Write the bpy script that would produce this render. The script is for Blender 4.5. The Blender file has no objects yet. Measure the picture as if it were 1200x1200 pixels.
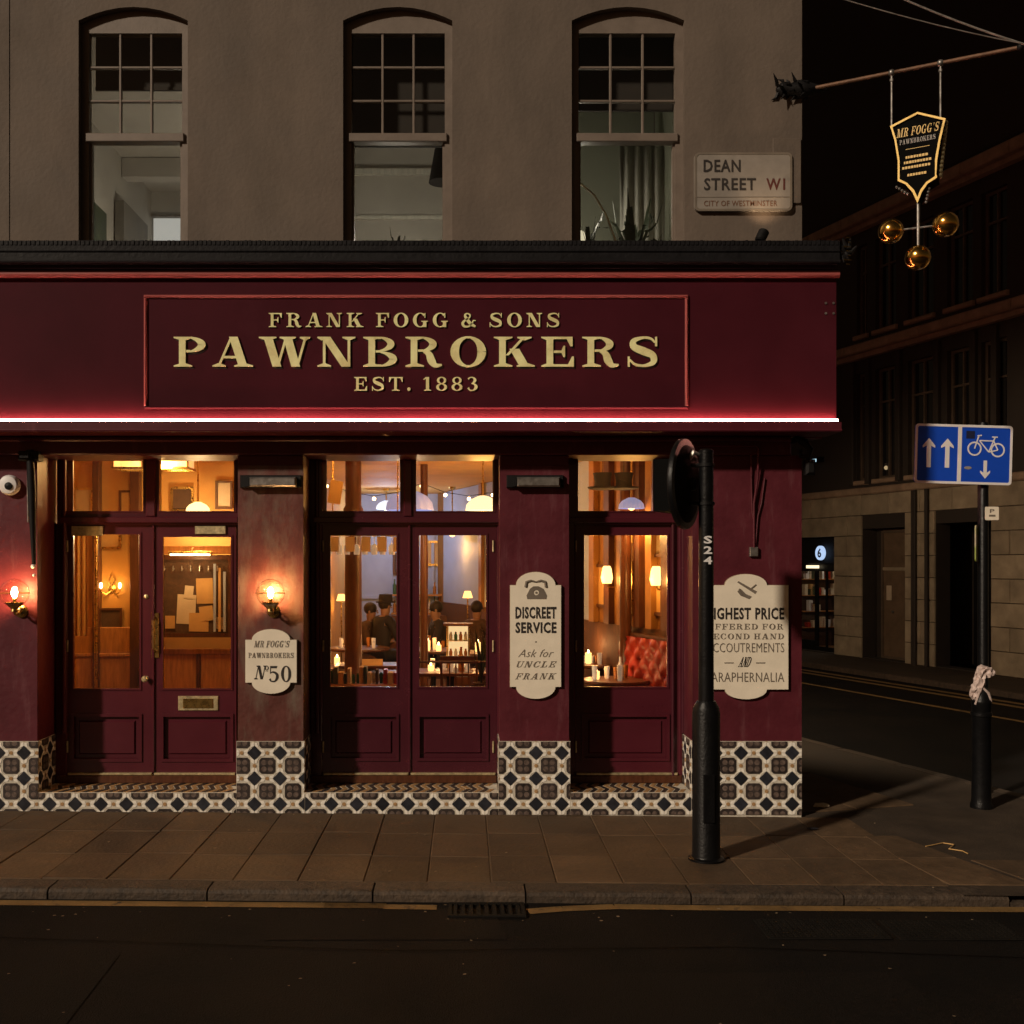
import bpy, bmesh, math, random
from mathutils import Vector, Matrix, noise
from mathutils.geometry import tessellate_polygon
random.seed(7)
S = bpy.context.scene
COL = S.collection
PI = math.pi
EYE, DIST, F = 2.11, 9.0, 1260.0      # eye height, camera to shopfront (m), focal length (px of a 1200 px picture)

# ------------------------------------------------------------------ camera
cd = bpy.data.cameras.new('camera'); cam = bpy.data.objects.new('camera', cd); COL.objects.link(cam)
cam.location = (0, -DIST, EYE); cam.rotation_euler = (PI/2, 0, 0)
cd.sensor_width = 36; cd.lens = 36*F/1200; cd.shift_x = 55/1200; cd.shift_y = 60/1200
cd.clip_start = 0.05; cd.clip_end = 400
S.camera = cam
S.render.resolution_x = 1024; S.render.resolution_y = 1024
# ------------------------------------------------------------------ world: a night sky
SUN_EL, SUN_AZ = math.radians(27), math.radians(46.5)     # light falls from the front left
w = bpy.data.worlds.new('World'); S.world = w; w.use_nodes = True
nt = w.node_tree; nt.nodes.clear()
sky = nt.nodes.new('ShaderNodeTexSky'); sky.sky_type = 'NISHITA'; sky.sun_disc = False
sky.sun_elevation = SUN_EL; sky.sun_rotation = math.radians(180)+SUN_AZ
tint = nt.nodes.new('ShaderNodeMixRGB'); tint.blend_type = 'MULTIPLY'; tint.inputs[0].default_value = 1
tint.inputs[2].default_value = (1.0, 0.50, 0.22, 1)      # city glow
bg = nt.nodes.new('ShaderNodeBackground'); bg.inputs[1].default_value = 0.014
out = nt.nodes.new('ShaderNodeOutputWorld')
nt.links.new(sky.outputs[0], tint.inputs[1]); nt.links.new(tint.outputs[0], bg.inputs[0]); nt.links.new(bg.outputs[0], out.inputs[0])
# ------------------------------------------------------------------ the one sun lamp, dimmed to a street's night light
sd = bpy.data.lights.new('sun', 'SUN'); sd.energy = 2.5; sd.angle = math.radians(2.5); sd.color = (1.0, 0.83, 0.64)
sun = bpy.data.objects.new('sun', sd); COL.objects.link(sun)
sv = Vector((-math.sin(SUN_AZ)*math.cos(SUN_EL), -math.cos(SUN_AZ)*math.cos(SUN_EL), math.sin(SUN_EL)))
sun.rotation_euler = sv.to_track_quat('Z', 'Y').to_euler(); sun.location = sv*20
S.view_settings.view_transform = 'Standard'; S.view_settings.look = 'None'
S.view_settings.exposure = 0.0; S.view_settings.gamma = 1.0; S.view_settings.use_curve_mapping = False
S.render.engine = 'CYCLES'
S.cycles.max_bounces = 8; S.cycles.transparent_max_bounces = 16; S.cycles.sample_clamp_indirect = 4.0
S.cycles.use_denoising = True

# ================================================================== materials
def nn(t, typ, **kw):
    n = t.nodes.new(typ)
    for k, v in kw.items(): setattr(n, k, v)
    return n
MATS = {}
def mat(name, col, rough=.6, metal=0., var=.18, scale=5., bump=.15, bscale=70., rand=0., emit=None, es=0., coat=0., stretch=(1,1,1), wear=None, wscale=3., wth=(.55,.7), wstr=(1,1,1), spec=.5):
    if name in MATS: return MATS[name]
    m = bpy.data.materials.new(name); m.use_nodes = True; MATS[name] = m
    t = m.node_tree; b = t.nodes['Principled BSDF']; L = t.links.new
    tc = nn(t, 'ShaderNodeTexCoord'); mp = nn(t, 'ShaderNodeMapping'); mp.inputs['Scale'].default_value = stretch
    L(tc.outputs['Object'], mp.inputs[0])
    n1 = nn(t, 'ShaderNodeTexNoise'); n1.inputs['Scale'].default_value = scale; n1.inputs['Detail'].default_value = 6; n1.inputs['Roughness'].default_value = .6
    L(mp.outputs[0], n1.inputs['Vector'])
    cr = nn(t, 'ShaderNodeValToRGB'); cr.color_ramp.elements[0].position = .3; cr.color_ramp.elements[1].position = .7
    c = Vector(col[:3])
    cr.color_ramp.elements[0].color = (*[max(0, x*(1-var)) for x in c], 1)
    cr.color_ramp.elements[1].color = (*[min(1, x*(1+var)) for x in c], 1)
    L(n1.outputs['Fac'], cr.inputs[0])
    src = cr.outputs[0]
    if wear:
        mp2 = nn(t, 'ShaderNodeMapping'); mp2.inputs['Scale'].default_value = wstr; L(tc.outputs['Object'], mp2.inputs[0])
        n3 = nn(t, 'ShaderNodeTexNoise'); n3.inputs['Scale'].default_value = wscale; n3.inputs['Detail'].default_value = 8; n3.inputs['Roughness'].default_value = .65
        L(mp2.outputs[0], n3.inputs['Vector'])
        c2 = nn(t, 'ShaderNodeValToRGB'); c2.color_ramp.elements[0].position = wth[0]; c2.color_ramp.elements[1].position = wth[1]
        L(n3.outputs['Fac'], c2.inputs[0])
        mx = nn(t, 'ShaderNodeMixRGB'); mx.inputs[2].default_value = (*wear, 1)
        L(c2.outputs[0], mx.inputs[0]); L(src, mx.inputs[1]); src = mx.outputs[0]
    if rand:
        oi = nn(t, 'ShaderNodeObjectInfo'); mr = nn(t, 'ShaderNodeMapRange')
        mr.inputs[3].default_value = 1-rand; mr.inputs[4].default_value = 1+rand
        hs = nn(t, 'ShaderNodeHueSaturation'); L(oi.outputs['Random'], mr.inputs[0]); L(mr.outputs[0], hs.inputs['Value']); L(src, hs.inputs['Color']); src = hs.outputs[0]
    L(src, b.inputs['Base Color'])
    b.inputs['Metallic'].default_value = metal; b.inputs['Coat Weight'].default_value = coat
    b.inputs['Specular IOR Level'].default_value = spec
    n2 = nn(t, 'ShaderNodeTexNoise'); n2.inputs['Scale'].default_value = bscale; n2.inputs['Detail'].default_value = 5
    L(tc.outputs['Object'], n2.inputs['Vector'])
    rr = nn(t, 'ShaderNodeMapRange'); rr.inputs[3].default_value = max(.02, rough*.75); rr.inputs[4].default_value = min(1, rough*1.25)
    L(n1.outputs['Fac'], rr.inputs[0]); L(rr.outputs[0], b.inputs['Roughness'])
    if bump:
        bp = nn(t, 'ShaderNodeBump'); bp.inputs['Strength'].default_value = bump; bp.inputs['Distance'].default_value = .01
        L(n2.outputs['Fac'], bp.inputs['Height']); L(bp.outputs[0], b.inputs['Normal'])
    if emit: b.inputs['Emission Color'].default_value = (*emit, 1); b.inputs['Emission Strength'].default_value = es
    return m
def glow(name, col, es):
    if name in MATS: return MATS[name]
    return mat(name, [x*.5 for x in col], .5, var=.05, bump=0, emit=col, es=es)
def glass(name, refl=.08, tint=(1, 1, 1), rough=.02, gain=1.):
    if name in MATS: return MATS[name]
    m = bpy.data.materials.new(name); m.use_nodes = True; MATS[name] = m
    t = m.node_tree; t.nodes.clear(); o = nn(t, 'ShaderNodeOutputMaterial'); mx = nn(t, 'ShaderNodeMixShader')
    tr = nn(t, 'ShaderNodeBsdfTransparent'); tr.inputs[0].default_value = (*tint, 1)
    g = nn(t, 'ShaderNodeBsdfGlossy'); g.inputs['Roughness'].default_value = rough
    fr = nn(t, 'ShaderNodeFresnel'); gb_ = nn(t, 'ShaderNodeNewGeometry'); ir = nn(t, 'ShaderNodeMath', operation='MULTIPLY_ADD')
    ir.inputs[1].default_value = 1/1.5-1.5; ir.inputs[2].default_value = 1.5; t.links.new(gb_.outputs['Backfacing'], ir.inputs[0]); t.links.new(ir.outputs[0], fr.inputs[0])
    ad = nn(t, 'ShaderNodeMath', operation='MULTIPLY_ADD'); ad.inputs[1].default_value = gain; ad.inputs[2].default_value = refl; ad.use_clamp = True
    n = nn(t, 'ShaderNodeTexNoise'); n.inputs['Scale'].default_value = 2.5; tc = nn(t, 'ShaderNodeTexCoord'); t.links.new(tc.outputs['Object'], n.inputs['Vector'])
    bp = nn(t, 'ShaderNodeBump'); bp.inputs['Strength'].default_value = .12; bp.inputs['Distance'].default_value = .02
    t.links.new(n.outputs[0], bp.inputs['Height']); t.links.new(bp.outputs[0], g.inputs['Normal'])
    t.links.new(fr.outputs[0], ad.inputs[0]); t.links.new(ad.outputs[0], mx.inputs[0])
    t.links.new(tr.outputs[0], mx.inputs[1]); t.links.new(g.outputs[0], mx.inputs[2]); t.links.new(mx.outputs[0], o.inputs[0])
    return m

M_STUCCO = mat('stucco', (.140,.108,.085), .85, var=.12, scale=1.6, bump=.35, bscale=28, wear=(.078,.060,.047), wscale=1.6, wth=(.40,.85), wstr=(1.2,1,.6))
M_FRAMEU = mat('sash_paint', (.17,.135,.11), .5, var=.12, scale=8, bump=.1)
M_MAROON = mat('maroon_paint', (.085,.012,.020), .45, spec=.3, var=.12, scale=3, bump=.08, bscale=40, wear=(.20,.05,.06), wscale=2.5, wth=(.6,.85), wstr=(2,1,.5))
M_PILAST = mat('maroon_masonry_paint', (.095,.014,.022), .5, spec=.3, var=.2, scale=4, bump=.3, bscale=18, wear=(.16,.055,.065), wscale=3.2, wth=(.55,.80), wstr=(2.5,1,.4))
M_WORN = mat('worn_maroon_paint', (.115,.035,.028), .42, var=.3, scale=5, bump=.4, bscale=16, wear=(.17,.125,.095), wscale=3.0, wth=(.45,.72), wstr=(2.0,1,.6))
M_DOOR = mat('door_gloss_paint', (.080,.011,.019), .3, var=.1, scale=3, bump=.05, bscale=30, coat=.2)
M_DOORB = mat('aubergine_gloss_paint', (.064,.011,.019), .26, var=.1, scale=3, bump=.05, bscale=30, coat=.3)
M_FASCIA = mat('fascia_paint', (.058,.009,.015), .55, spec=.06, var=.16, scale=1.5, bump=.06, bscale=14, wear=(.085,.018,.026), wscale=1.2, wth=(.6,.9))
M_MOULD = mat('moulding_paint', (.34,.085,.08), .35, var=.1, bump=0)  # pale pink stands in for LED light caught on the mouldings
M_LEAD = mat('lead_flashing', (.008,.0075,.009), .6, spec=.2, var=.35, scale=6, bump=.4, bscale=30)
M_GOLD = mat('gold_leaf', (1.0,.88,.42), .28, metal=.0, var=.28, scale=7, bump=.12, bscale=120)
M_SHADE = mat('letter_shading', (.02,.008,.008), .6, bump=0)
M_BRASS = mat('brass', (.55,.38,.13), .28, metal=1, var=.25, scale=20, bump=.08)
M_BRASSW = mat('aged_brass', (.62,.52,.30), .42, metal=.7, var=.35, scale=25, bump=.15)
M_STEEL = mat('brushed_metal', (.32,.30,.28), .4, metal=.8, var=.3, scale=20, bump=.1)
M_BLACK = mat('black_paint', (.0045,.0045,.005), .4, spec=.25, var=.2, scale=12, bump=.25, bscale=60)
M_BLACKM = mat('black_iron', (.006,.0055,.006), .6, spec=.25, var=.3, scale=12, bump=.2, bscale=90)
M_GLASS = glass('window_glass', .015)
M_UGLASS = glass('old_sash_glass', .0, (.97,.97,.95))
M_GLOBE = glass('globe_glass', .02, (1,.97,.9), gain=1.6)
M_CREAM = mat('cream_sign_enamel', (.86,.78,.64), .5, var=.06, scale=9, bump=.04)
M_CREAMEDGE = mat('cream_sign_edge', (.45,.38,.28), .6, var=.08, bump=.04)
M_INK = mat('black_lettering', (.025,.020,.018), .6, bump=0)
M_INKG = mat('grey_brown_lettering', (.17,.14,.11), .6, bump=0)
M_GROUT = mat('tile_grout', (.60,.55,.46), .8, var=.2, scale=30, bump=.2)
M_TCREAM = mat('cream_tile', (.90,.86,.78), .3, var=.08, scale=12, bump=.05)
M_TBLACK = mat('black_tile', (.022,.024,.032), .35, var=.4, scale=18, bump=.1, rand=.35)
M_PETAL = mat('brown_clover_glaze', (.13,.095,.08), .4, var=.5, scale=30, bump=.05)
M_TGREY = mat('charcoal_brown_tile', (.040,.030,.028), .4, var=.55, scale=26, bump=.15, bscale=40, rand=.25)
M_TBROWN = mat('buff_tile', (.40,.24,.11), .4, var=.2, scale=30, bump=.05)
M_SLAB = mat('york_stone', (.092,.054,.026), .75, var=.32, scale=4.5, bump=.5, bscale=35, rand=.24, wear=(.048,.028,.013), wscale=2.3, wth=(.45,.8))
M_GRANITE = mat('granite_kerb', (.058,.039,.025), .75, var=.5, scale=16, bump=.9, bscale=45, rand=.2)
M_ASPH = mat('asphalt', (.0105,.0072,.0054), .85, spec=.15, var=.75, scale=55, bump=1., bscale=120, wear=(.005,.004,.0034), wscale=.8, wth=(.38,.62))
M_FOOT = mat('mastic_footway', (.046,.029,.016), .8, var=.35, scale=2.5, bump=.6, bscale=110, wear=(.034,.022,.013), wscale=1.6, wth=(.45,.7))
M_YELLOW = mat('yellow_line_paint', (.20,.115,.036), .7, var=.3, scale=7, bump=.3, wear=(.05,.035,.02), wscale=9, wth=(.58,.66))
M_DRAIN = mat('cast_iron', (.009,.0075,.006), .8, spec=.15, var=.3, bump=.4)
M_FSTONE = mat('portland_stone', (.34,.28,.19), .8, var=.28, scale=2.5, bump=.4, bscale=30, rand=.13)
M_FDARK = mat('dark_stone', (.035,.027,.021), .8, var=.2, bump=.2)  # night shade of the upper storeys put into the stone colour
M_FLEDGE = mat('ledge_stone', (.34,.24,.16), .8, var=.25, bump=.3)
M_FFRAME = mat('bronze_frame', (.11,.08,.055), .5, var=.2, bump=.1)
M_FBROWN = mat('brown_door_panel', (.15,.10,.06), .6, var=.2, bump=.15)
M_FDG = mat('dark_window_glass', (.012,.012,.014), .08, var=.2, bump=0)
M_INT = mat('ochre_plaster', (.55,.30,.085), .75, var=.14, scale=2.5, bump=.15)
M_CEIL = mat('ochre_ceiling', (.62,.34,.09), .7, var=.15, scale=1.8, bump=.2)
M_WOOD = mat('mahogany', (.085,.028,.012), .35, var=.35, scale=5, stretch=(6,6,1), bump=.08)
M_WOODL = mat('orange_oak', (.40,.17,.05), .4, var=.3, scale=5, stretch=(8,8,1), bump=.08)
M_FLOOR = mat('dark_floorboards', (.20,.09,.03), .5, var=.3, scale=3, stretch=(1,8,1), bump=.2)
M_GREYW = mat('pale_grey_panelling', (.34,.40,.55), .6, var=.1, scale=3, bump=.08)  # wall blue imitates a reflection in the door glass; straps share it
M_RED = mat('red_leather', (.34,.025,.010), .4, var=.2, scale=5, bump=.1)
M_PAPER = mat('pale_paper', (.60,.50,.36), .7, var=.12, bump=.05)
M_PAPERO = mat('buff_paper', (.55,.33,.12), .7, var=.15, bump=.05)
M_SKIN = mat('skin', (.30,.17,.11), .55, var=.08, bump=.05)
M_CLOTH = mat('dark_cloth', (.018,.016,.022), .85, var=.3, scale=20, bump=.3)
M_CLOTHB = mat('brown_cloth', (.07,.035,.02), .85, var=.3, scale=20, bump=.3)
M_HAIR = mat('dark_hair', (.015,.010,.008), .6, var=.3, bump=.3)
M_ROOM = mat('upstairs_plaster', (.42,.40,.36), .8, var=.1, scale=1.5, bump=.1)
M_ROOMG = mat('upstairs_green_plaster', (.27,.28,.22), .8, var=.1, scale=1.5, bump=.1)
M_BLIND = mat('dark_blind_cloth', (.022,.017,.015), .8, var=.3, scale=2, stretch=(1,1,8), bump=.1)
M_LEAF = mat('dark_leaf', (.03,.045,.02), .5, var=.3, bump=.1)
M_CURT = mat('white_curtain', (.55,.54,.48), .85, var=.15, scale=6, stretch=(5,5,.4), bump=.1)
M_BLUE = mat('sign_blue', (.008,.07,.55), .4, var=.06, scale=4, bump=.02)
M_WHITE = mat('sign_white', (.80,.78,.78), .45, var=.06, bump=.02)
M_SCRAP = mat('sticker_residue', (.30,.27,.24), .8, var=.4, bump=.1)
M_PLAST = mat('pink_plastic_bag', (.58,.46,.42), .4, var=.35, scale=22, bump=.5, bscale=40)

# ================================================================== mesh helpers
class MB:
    def __init__(s): s.v = []; s.f = []
    def add(s, vs, fs):
        o = len(s.v); s.v += [tuple(v) for v in vs]; s.f += [tuple(i+o for i in f) for f in fs]; return s
    def box(s, x0, x1, y0, y1, z0, z1):
        return s.add([(x0,y0,z0),(x1,y0,z0),(x1,y1,z0),(x0,y1,z0),(x0,y0,z1),(x1,y0,z1),(x1,y1,z1),(x0,y1,z1)],
                     [(0,3,2,1),(4,5,6,7),(0,1,5,4),(1,2,6,5),(2,3,7,6),(3,0,4,7)])
    def cbox(s, x0, x1, y0, y1, z0, z1, c=.006):            # front (-y) edge chamfered
        b = [(x0,y1,z0),(x1,y1,z0),(x1,y1,z1),(x0,y1,z1)]
        m = [(x0,y0+c,z0),(x1,y0+c,z0),(x1,y0+c,z1),(x0,y0+c,z1)]
        f = [(x0+c,y0,z0+c),(x1-c,y0,z0+c),(x1-c,y0,z1-c),(x0+c,y0,z1-c)]
        fs = [(3,2,1,0),(8,9,10,11)]
        for i in range(4):
            j = (i+1) % 4; fs += [(i,j,j+4,i+4),(i+4,j+4,j+8,i+8)]
        return s.add(b+m+f, fs)
    def plate(s, outer, holes=(), y0=0., y1=.02):           # polygon in xz with holes, extruded along y
        polys = [list(outer)]+[list(h) for h in holes]; flat = [p for q in polys for p in q]
        tris = tessellate_polygon([[Vector((p[0], p[1], 0)) for p in q] for q in polys])
        n = len(flat); vs = [(p[0], y0, p[1]) for p in flat]+[(p[0], y1, p[1]) for p in flat]; fs = []
        for a, b, c in tris:
            A, B, C = flat[a], flat[b], flat[c]
            cr = (B[0]-A[0])*(C[1]-A[1])-(B[1]-A[1])*(C[0]-A[0])
            if cr < 0: a, c = c, a
            fs += [(a, b, c), (c+n, b+n, a+n)]
        o = 0
        for q in polys:
            k = len(q)
            for i in range(k):
                j = (i+1) % k; fs.append((o+i, o+i+n, o+j+n, o+j))
            o += k
        return s.add(vs, fs)
    def tube(s, pts, r, seg=10, caps=True):
        pts = [Vector(p) for p in pts]; rs = r if isinstance(r, (list, tuple)) else [r]*len(pts); vs = []; fs = []; up = None
        for i, p in enumerate(pts):
            d = (pts[min(i+1, len(pts)-1)]-pts[max(i-1, 0)]).normalized()
            if up is None: up = Vector((0,0,1)) if abs(d.z) < .9 else Vector((1,0,0))
            a = d.cross(up).normalized(); b = a.cross(d).normalized(); up = b
            for k in range(seg):
                t = 2*PI*k/seg; vs.append(p+(a*math.cos(t)+b*math.sin(t))*rs[i])
        for i in range(len(pts)-1):
            for k in range(seg):
                j = (k+1) % seg; fs.append((i*seg+k, i*seg+j, (i+1)*seg+j, (i+1)*seg+k))
        if caps: fs += [tuple(range(seg))[::-1], tuple((len(pts)-1)*seg+k for k in range(seg))]
        return s.add(vs, fs)
    def lathe(s, prof, c=(0,0,0), seg=24, axis='z'):        # prof: (r, h) list
        vs = []; fs = []
        for r, h in prof:
            for k in range(seg):
                t = 2*PI*k/seg; x, y = r*math.cos(t), r*math.sin(t)
                p = (x, y, h) if axis == 'z' else ((x, h, y) if axis == 'y' else (h, x, y))
                vs.append((c[0]+p[0], c[1]+p[1], c[2]+p[2]))
        for i in range(len(prof)-1):
            for k in range(seg):
                j = (k+1) % seg; fs.append((i*seg+k, i*seg+j, (i+1)*seg+j, (i+1)*seg+k))
        if prof[0][0] > 1e-4: fs.append(tuple(range(seg))[::-1])
        if prof[-1][0] > 1e-4: fs.append(tuple((len(prof)-1)*seg+k for k in range(seg)))
        return s.add(vs, fs)
    def ball(s, c, r, seg=20, rings=12, sq=(1,1,1)):
        pr = [(max(1e-5, math.sin(PI*i/rings)), -math.cos(PI*i/rings)) for i in range(rings+1)]
        vs = []; fs = []
        for rr, h in pr:
            for k in range(seg):
                t = 2*PI*k/seg; vs.append((c[0]+r*rr*math.cos(t)*sq[0], c[1]+r*rr*math.sin(t)*sq[1], c[2]+r*h*sq[2]))
        for i in range(rings):
            for k in range(seg):
                j = (k+1) % seg; fs.append((i*seg+k, i*seg+j, (i+1)*seg+j, (i+1)*seg+k))
        return s.add(vs, fs)
    def flute(s, n):
        s.v = [(x*(1+.035*math.cos(n*math.atan2(y, x))), y*(1+.035*math.cos(n*math.atan2(y, x))), z) for x, y, z in s.v]; return s
    def xf(s, m): s.v = [tuple(m @ Vector(v)) for v in s.v]; return s
    def mv(s, x=0, y=0, z=0): s.v = [(a+x, b+y, c+z) for a, b, c in s.v]; return s
def mesh(name, mb, m, smooth=False):
    me = bpy.data.meshes.new(name); me.from_pydata(mb.v, [], mb.f); me.materials.append(m); me.validate()
    bm = bmesh.new(); bm.from_mesh(me); bmesh.ops.remove_doubles(bm, verts=bm.verts, dist=1e-6); bmesh.ops.recalc_face_normals(bm, faces=bm.faces); bm.to_mesh(me); bm.free()
    if smooth:
        for p in me.polygons: p.use_smooth = True
        try: me.set_sharp_from_angle(angle=math.radians(40))
        except Exception: pass
    return me
def link(name, me, parent=None, loc=(0,0,0), rot=None):
    o = bpy.data.objects.new(name, me); COL.objects.link(o); o.location = loc
    if rot: o.rotation_euler = rot
    if parent: o.parent = parent
    return o
def obj(name, mb, m, parent=None, loc=(0,0,0), smooth=False, rot=None, label=None):
    o = link(name, mesh(name, mb, m, smooth), parent, loc, rot)
    if label: o['label'] = label
    return o
def thing(name, label, cat, loc=(0,0,0), rz=0, group=None):
    o = bpy.data.objects.new(name, None); COL.objects.link(o); o.location = loc; o.rotation_euler = (0,0,rz); o.empty_display_size = .2
    o['label'] = label; o['category'] = cat
    if group: o['group'] = group
    return o
def tag(o, label, cat, group=None):
    o['label'] = label; o['category'] = cat
    if group: o['group'] = group
    return o
def struct(name, mb=None, m=None, smooth=False):
    if mb is None:
        o = bpy.data.objects.new(name, None); COL.objects.link(o)
    else: o = obj(name, mb, m, smooth=smooth)
    o['kind'] = 'structure'; return o
def copy_tree(o, parent=None):
    c = o.copy(); COL.objects.link(c); c.parent = parent
    for ch in list(o.children): copy_tree(ch, c)
    return c
def X(px, d=9.): return (px-545)/F*d
def Z(py, d=9.): return EYE+(660-py)/F*d
def gz(x): return .013-.0082*max(-6, min(4, x))     # the street falls gently to the right
def arc(cx, cz, r, a0, a1, n=12, rz=None):
    rz = rz or r
    return [(cx+r*math.cos(math.radians(a0+(a1-a0)*i/n)), cz+rz*math.sin(math.radians(a0+(a1-a0)*i/n))) for i in range(n+1)]
def rect(x0, x1, z0, z1): return [(x0,z0),(x1,z0),(x1,z1),(x0,z1)]
def frame(x0, x1, z0, z1, w, y0, y1, mb=None):      # four butted rails
    mb = mb or MB()
    return mb.plate(rect(x0,x1,z0,z1), [rect(x0+w,x1-w,z0+w,z1-w)[::-1]], y0, y1)
def lamp_light(parent, loc, energy, color, r=.03, name='bulb_light'):
    l = bpy.data.lights.new(name, 'POINT'); l.energy = energy; l.color = color; l.shadow_soft_size = r
    o = bpy.data.objects.new(name, l); COL.objects.link(o); o.location = loc; o.parent = parent; return o

# ================================================================== lettering
def smooth_pts(pts, n=7):
    out = []
    for i in range(len(pts)-1):
        p0 = pts[max(i-1,0)]; p1 = pts[i]; p2 = pts[i+1]; p3 = pts[min(i+2,len(pts)-1)]
        for k in range(n):
            t = k/n
            out.append(tuple(.5*((2*b)+(-a+c)*t+(2*a-5*b+4*c-d)*t*t+(-a+3*b-3*c+d)*t**3) for a,b,c,d in zip(p0,p1,p2,p3)))
    out.append(pts[-1]); return out
def vstroke(pts, smooth=True):     # (x, y, width) -> polygon
    q = smooth_pts(pts) if smooth else pts; l = []; r = []
    for i, p in enumerate(q):
        a = q[max(i-1,0)]; b = q[min(i+1,len(q)-1)]; dx, dy = b[0]-a[0], b[1]-a[1]; n = math.hypot(dx,dy) or 1
        nx, ny = -dy/n, dx/n; l.append((p[0]+nx*p[2]/2, p[1]+ny*p[2]/2)); r.append((p[0]-nx*p[2]/2, p[1]-ny*p[2]/2))
    return l, r
TK, TN, SH = .205, .055, .055       # thick, thin, slab height
def g_stem(x, y0=0, y1=1, w=TK): return [('p', [(x,y0),(x+w,y0),(x+w,y1),(x,y1)])]
def g_ser(x0, x1, y, top=False, w=TK):    # serif from x0..x1 at y with wedge brackets to a stem in the middle
    m = (x0+x1)/2; h = SH; s = -1 if top else 1; a = w*.35
    return [('p', [(x0,y),(x1,y),(x1,y+s*h*.75),(m+a,y+s*h*2.1),(m-a,y+s*h*2.1),(x0,y+s*h*.75)])]
def g_diag(x0, y0, x1, y1, w): return [('p', [(x0,y0),(x0+w,y0),(x1+w,y1),(x1,y1)])]
def g_s(pts): return [('s', pts)]
def ring(cx, cy, rx, ry, a0=0, a1=360, tk=TK, tn=TN, n=26):
    pts = []
    for i in range(n+1):
        a = math.radians(a0+(a1-a0)*i/n); wd = tn+(tk-tn)*abs(math.cos(a))**1.3
        pts.append((cx+(rx-wd/2)*math.cos(a), cy+(ry-wd/2)*math.sin(a), wd))
    return [('r', pts)]
def glyph(c):
    t = TK
    if c == 'P': return g_stem(.16)+g_ser(0,.57,0)+g_ser(.0,.57,1,True)+ring(.48,.74,.50,.26,-90,90,.24)+[('p',[(.38,1),(.5,1),(.5,.92),(.38,.92)]),('p',[(.38,.56),(.5,.56),(.5,.48),(.38,.48)])], 1.0
    if c == 'B': return g_stem(.16)+g_ser(0,.5,0)+g_ser(0,.5,1,True)+ring(.52,.755,.44,.245,-90,90,.22)+ring(.54,.255,.50,.255,-90,90,.24)+[('p',[(.38,1),(.54,1),(.54,.925),(.38,.925)]),('p',[(.38,.55),(.55,.55),(.55,.475),(.38,.475)]),('p',[(.38,0),(.56,0),(.56,.075),(.38,.075)])], 1.06
    if c == 'R': return g_stem(.16)+g_ser(0,.57,0)+g_ser(0,.57,1,True)+ring(.50,.75,.46,.25,-90,90,.23)+[('p',[(.38,1),(.52,1),(.52,.925),(.38,.925)]),('p',[(.38,.575),(.55,.575),(.55,.5),(.38,.5)])]+g_s([(.56,.53,.1),(.72,.42,.2),(.80,.2,.24),(.92,.05,.16),(1.12,.06,.06)]), 1.14
    if c == 'D': return g_stem(.16)+g_ser(0,.5,0)+g_ser(0,.5,1,True)+ring(.5,.5,.6,.5,-90,90,.26)+[('p',[(.36,1),(.52,1),(.52,.925),(.36,.925)]),('p',[(.36,0),(.52,0),(.52,.075),(.36,.075)])], 1.14
    if c == 'A': return g_diag(.10,.0,.50,1,.075)+g_diag(.76,0,.46,1,.27)+g_ser(-.05,.36,0,w=.12)+g_ser(.62,1.2,0)+[('p',[(.24,.28),(.84,.28),(.82,.36),(.28,.36)])], 1.16
    if c == 'W': return g_diag(.40,0,.12,1,.27)+g_diag(.52,0,.78,.98,.075)+g_diag(.98,0,.72,1,.27)+g_diag(1.12,0,1.38,1,.075)+g_ser(-.02,.52,1,True)+g_ser(.62,1.12,1,True)+g_ser(1.24,1.56,1,True,w=.1), 1.54
    if c == 'V': return g_diag(.45,0,.14,1,.27)+g_diag(.56,0,.90,1,.075)+g_ser(-.02,.55,1,True)+g_ser(.74,1.1,1,True,w=.1), 1.08
    if c == 'N': return g_stem(.17,0,1,.08)+g_stem(.93,0,1,.08)+g_diag(.74,0,.12,1,.28)+g_ser(0,.42,0,w=.1)+g_ser(.0,.3,1,True,w=.1)+g_ser(.77,1.17,1,True,w=.1), 1.17
    if c == 'M': return g_stem(.17,0,1,.08)+g_stem(1.12,0,1,.24)+g_diag(.56,0,.16,1,.26)+g_diag(.70,0,1.10,1,.08)+g_ser(0,.42,0,w=.1)+g_ser(.98,1.5,0)+g_ser(0,.3,1,True,w=.1)+g_ser(1.15,1.5,1,True), 1.5
    if c == 'O': return ring(.55,.5,.55,.52,0,360,.27), 1.1
    if c == 'Q': return ring(.55,.5,.55,.52,0,360,.27), 1.1
    if c == '0': return ring(.40,.5,.40,.52,0,360,.22), .8
    if c == 'C': return ring(.55,.5,.55,.52,50,310,.27)+g_stem(.86,.64,1,.07)+g_s([(.82,.12,.1),(.92,.2,.07),(1.0,.32,.05)]), 1.04
    if c == 'G': return ring(.55,.5,.55,.52,50,325,.27)+g_stem(.86,.66,1,.07)+g_stem(.76,0,.42,.24)+g_ser(.62,1.12,.44,True), 1.14
    if c == 'E': return g_stem(.16)+g_ser(0,.5,0)+g_ser(0,.5,1,True)+[('p',[(.38,0),(1.0,0),(1.0,.34),(.94,.34),(.82,.08),(.38,.08)]),('p',[(.38,1),(.96,1),(.96,.68),(.90,.68),(.78,.92),(.38,.92)]),('p',[(.38,.46),(.62,.46),(.68,.32),(.73,.32),(.73,.70),(.68,.70),(.62,.54),(.38,.54)])], 1.02
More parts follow.
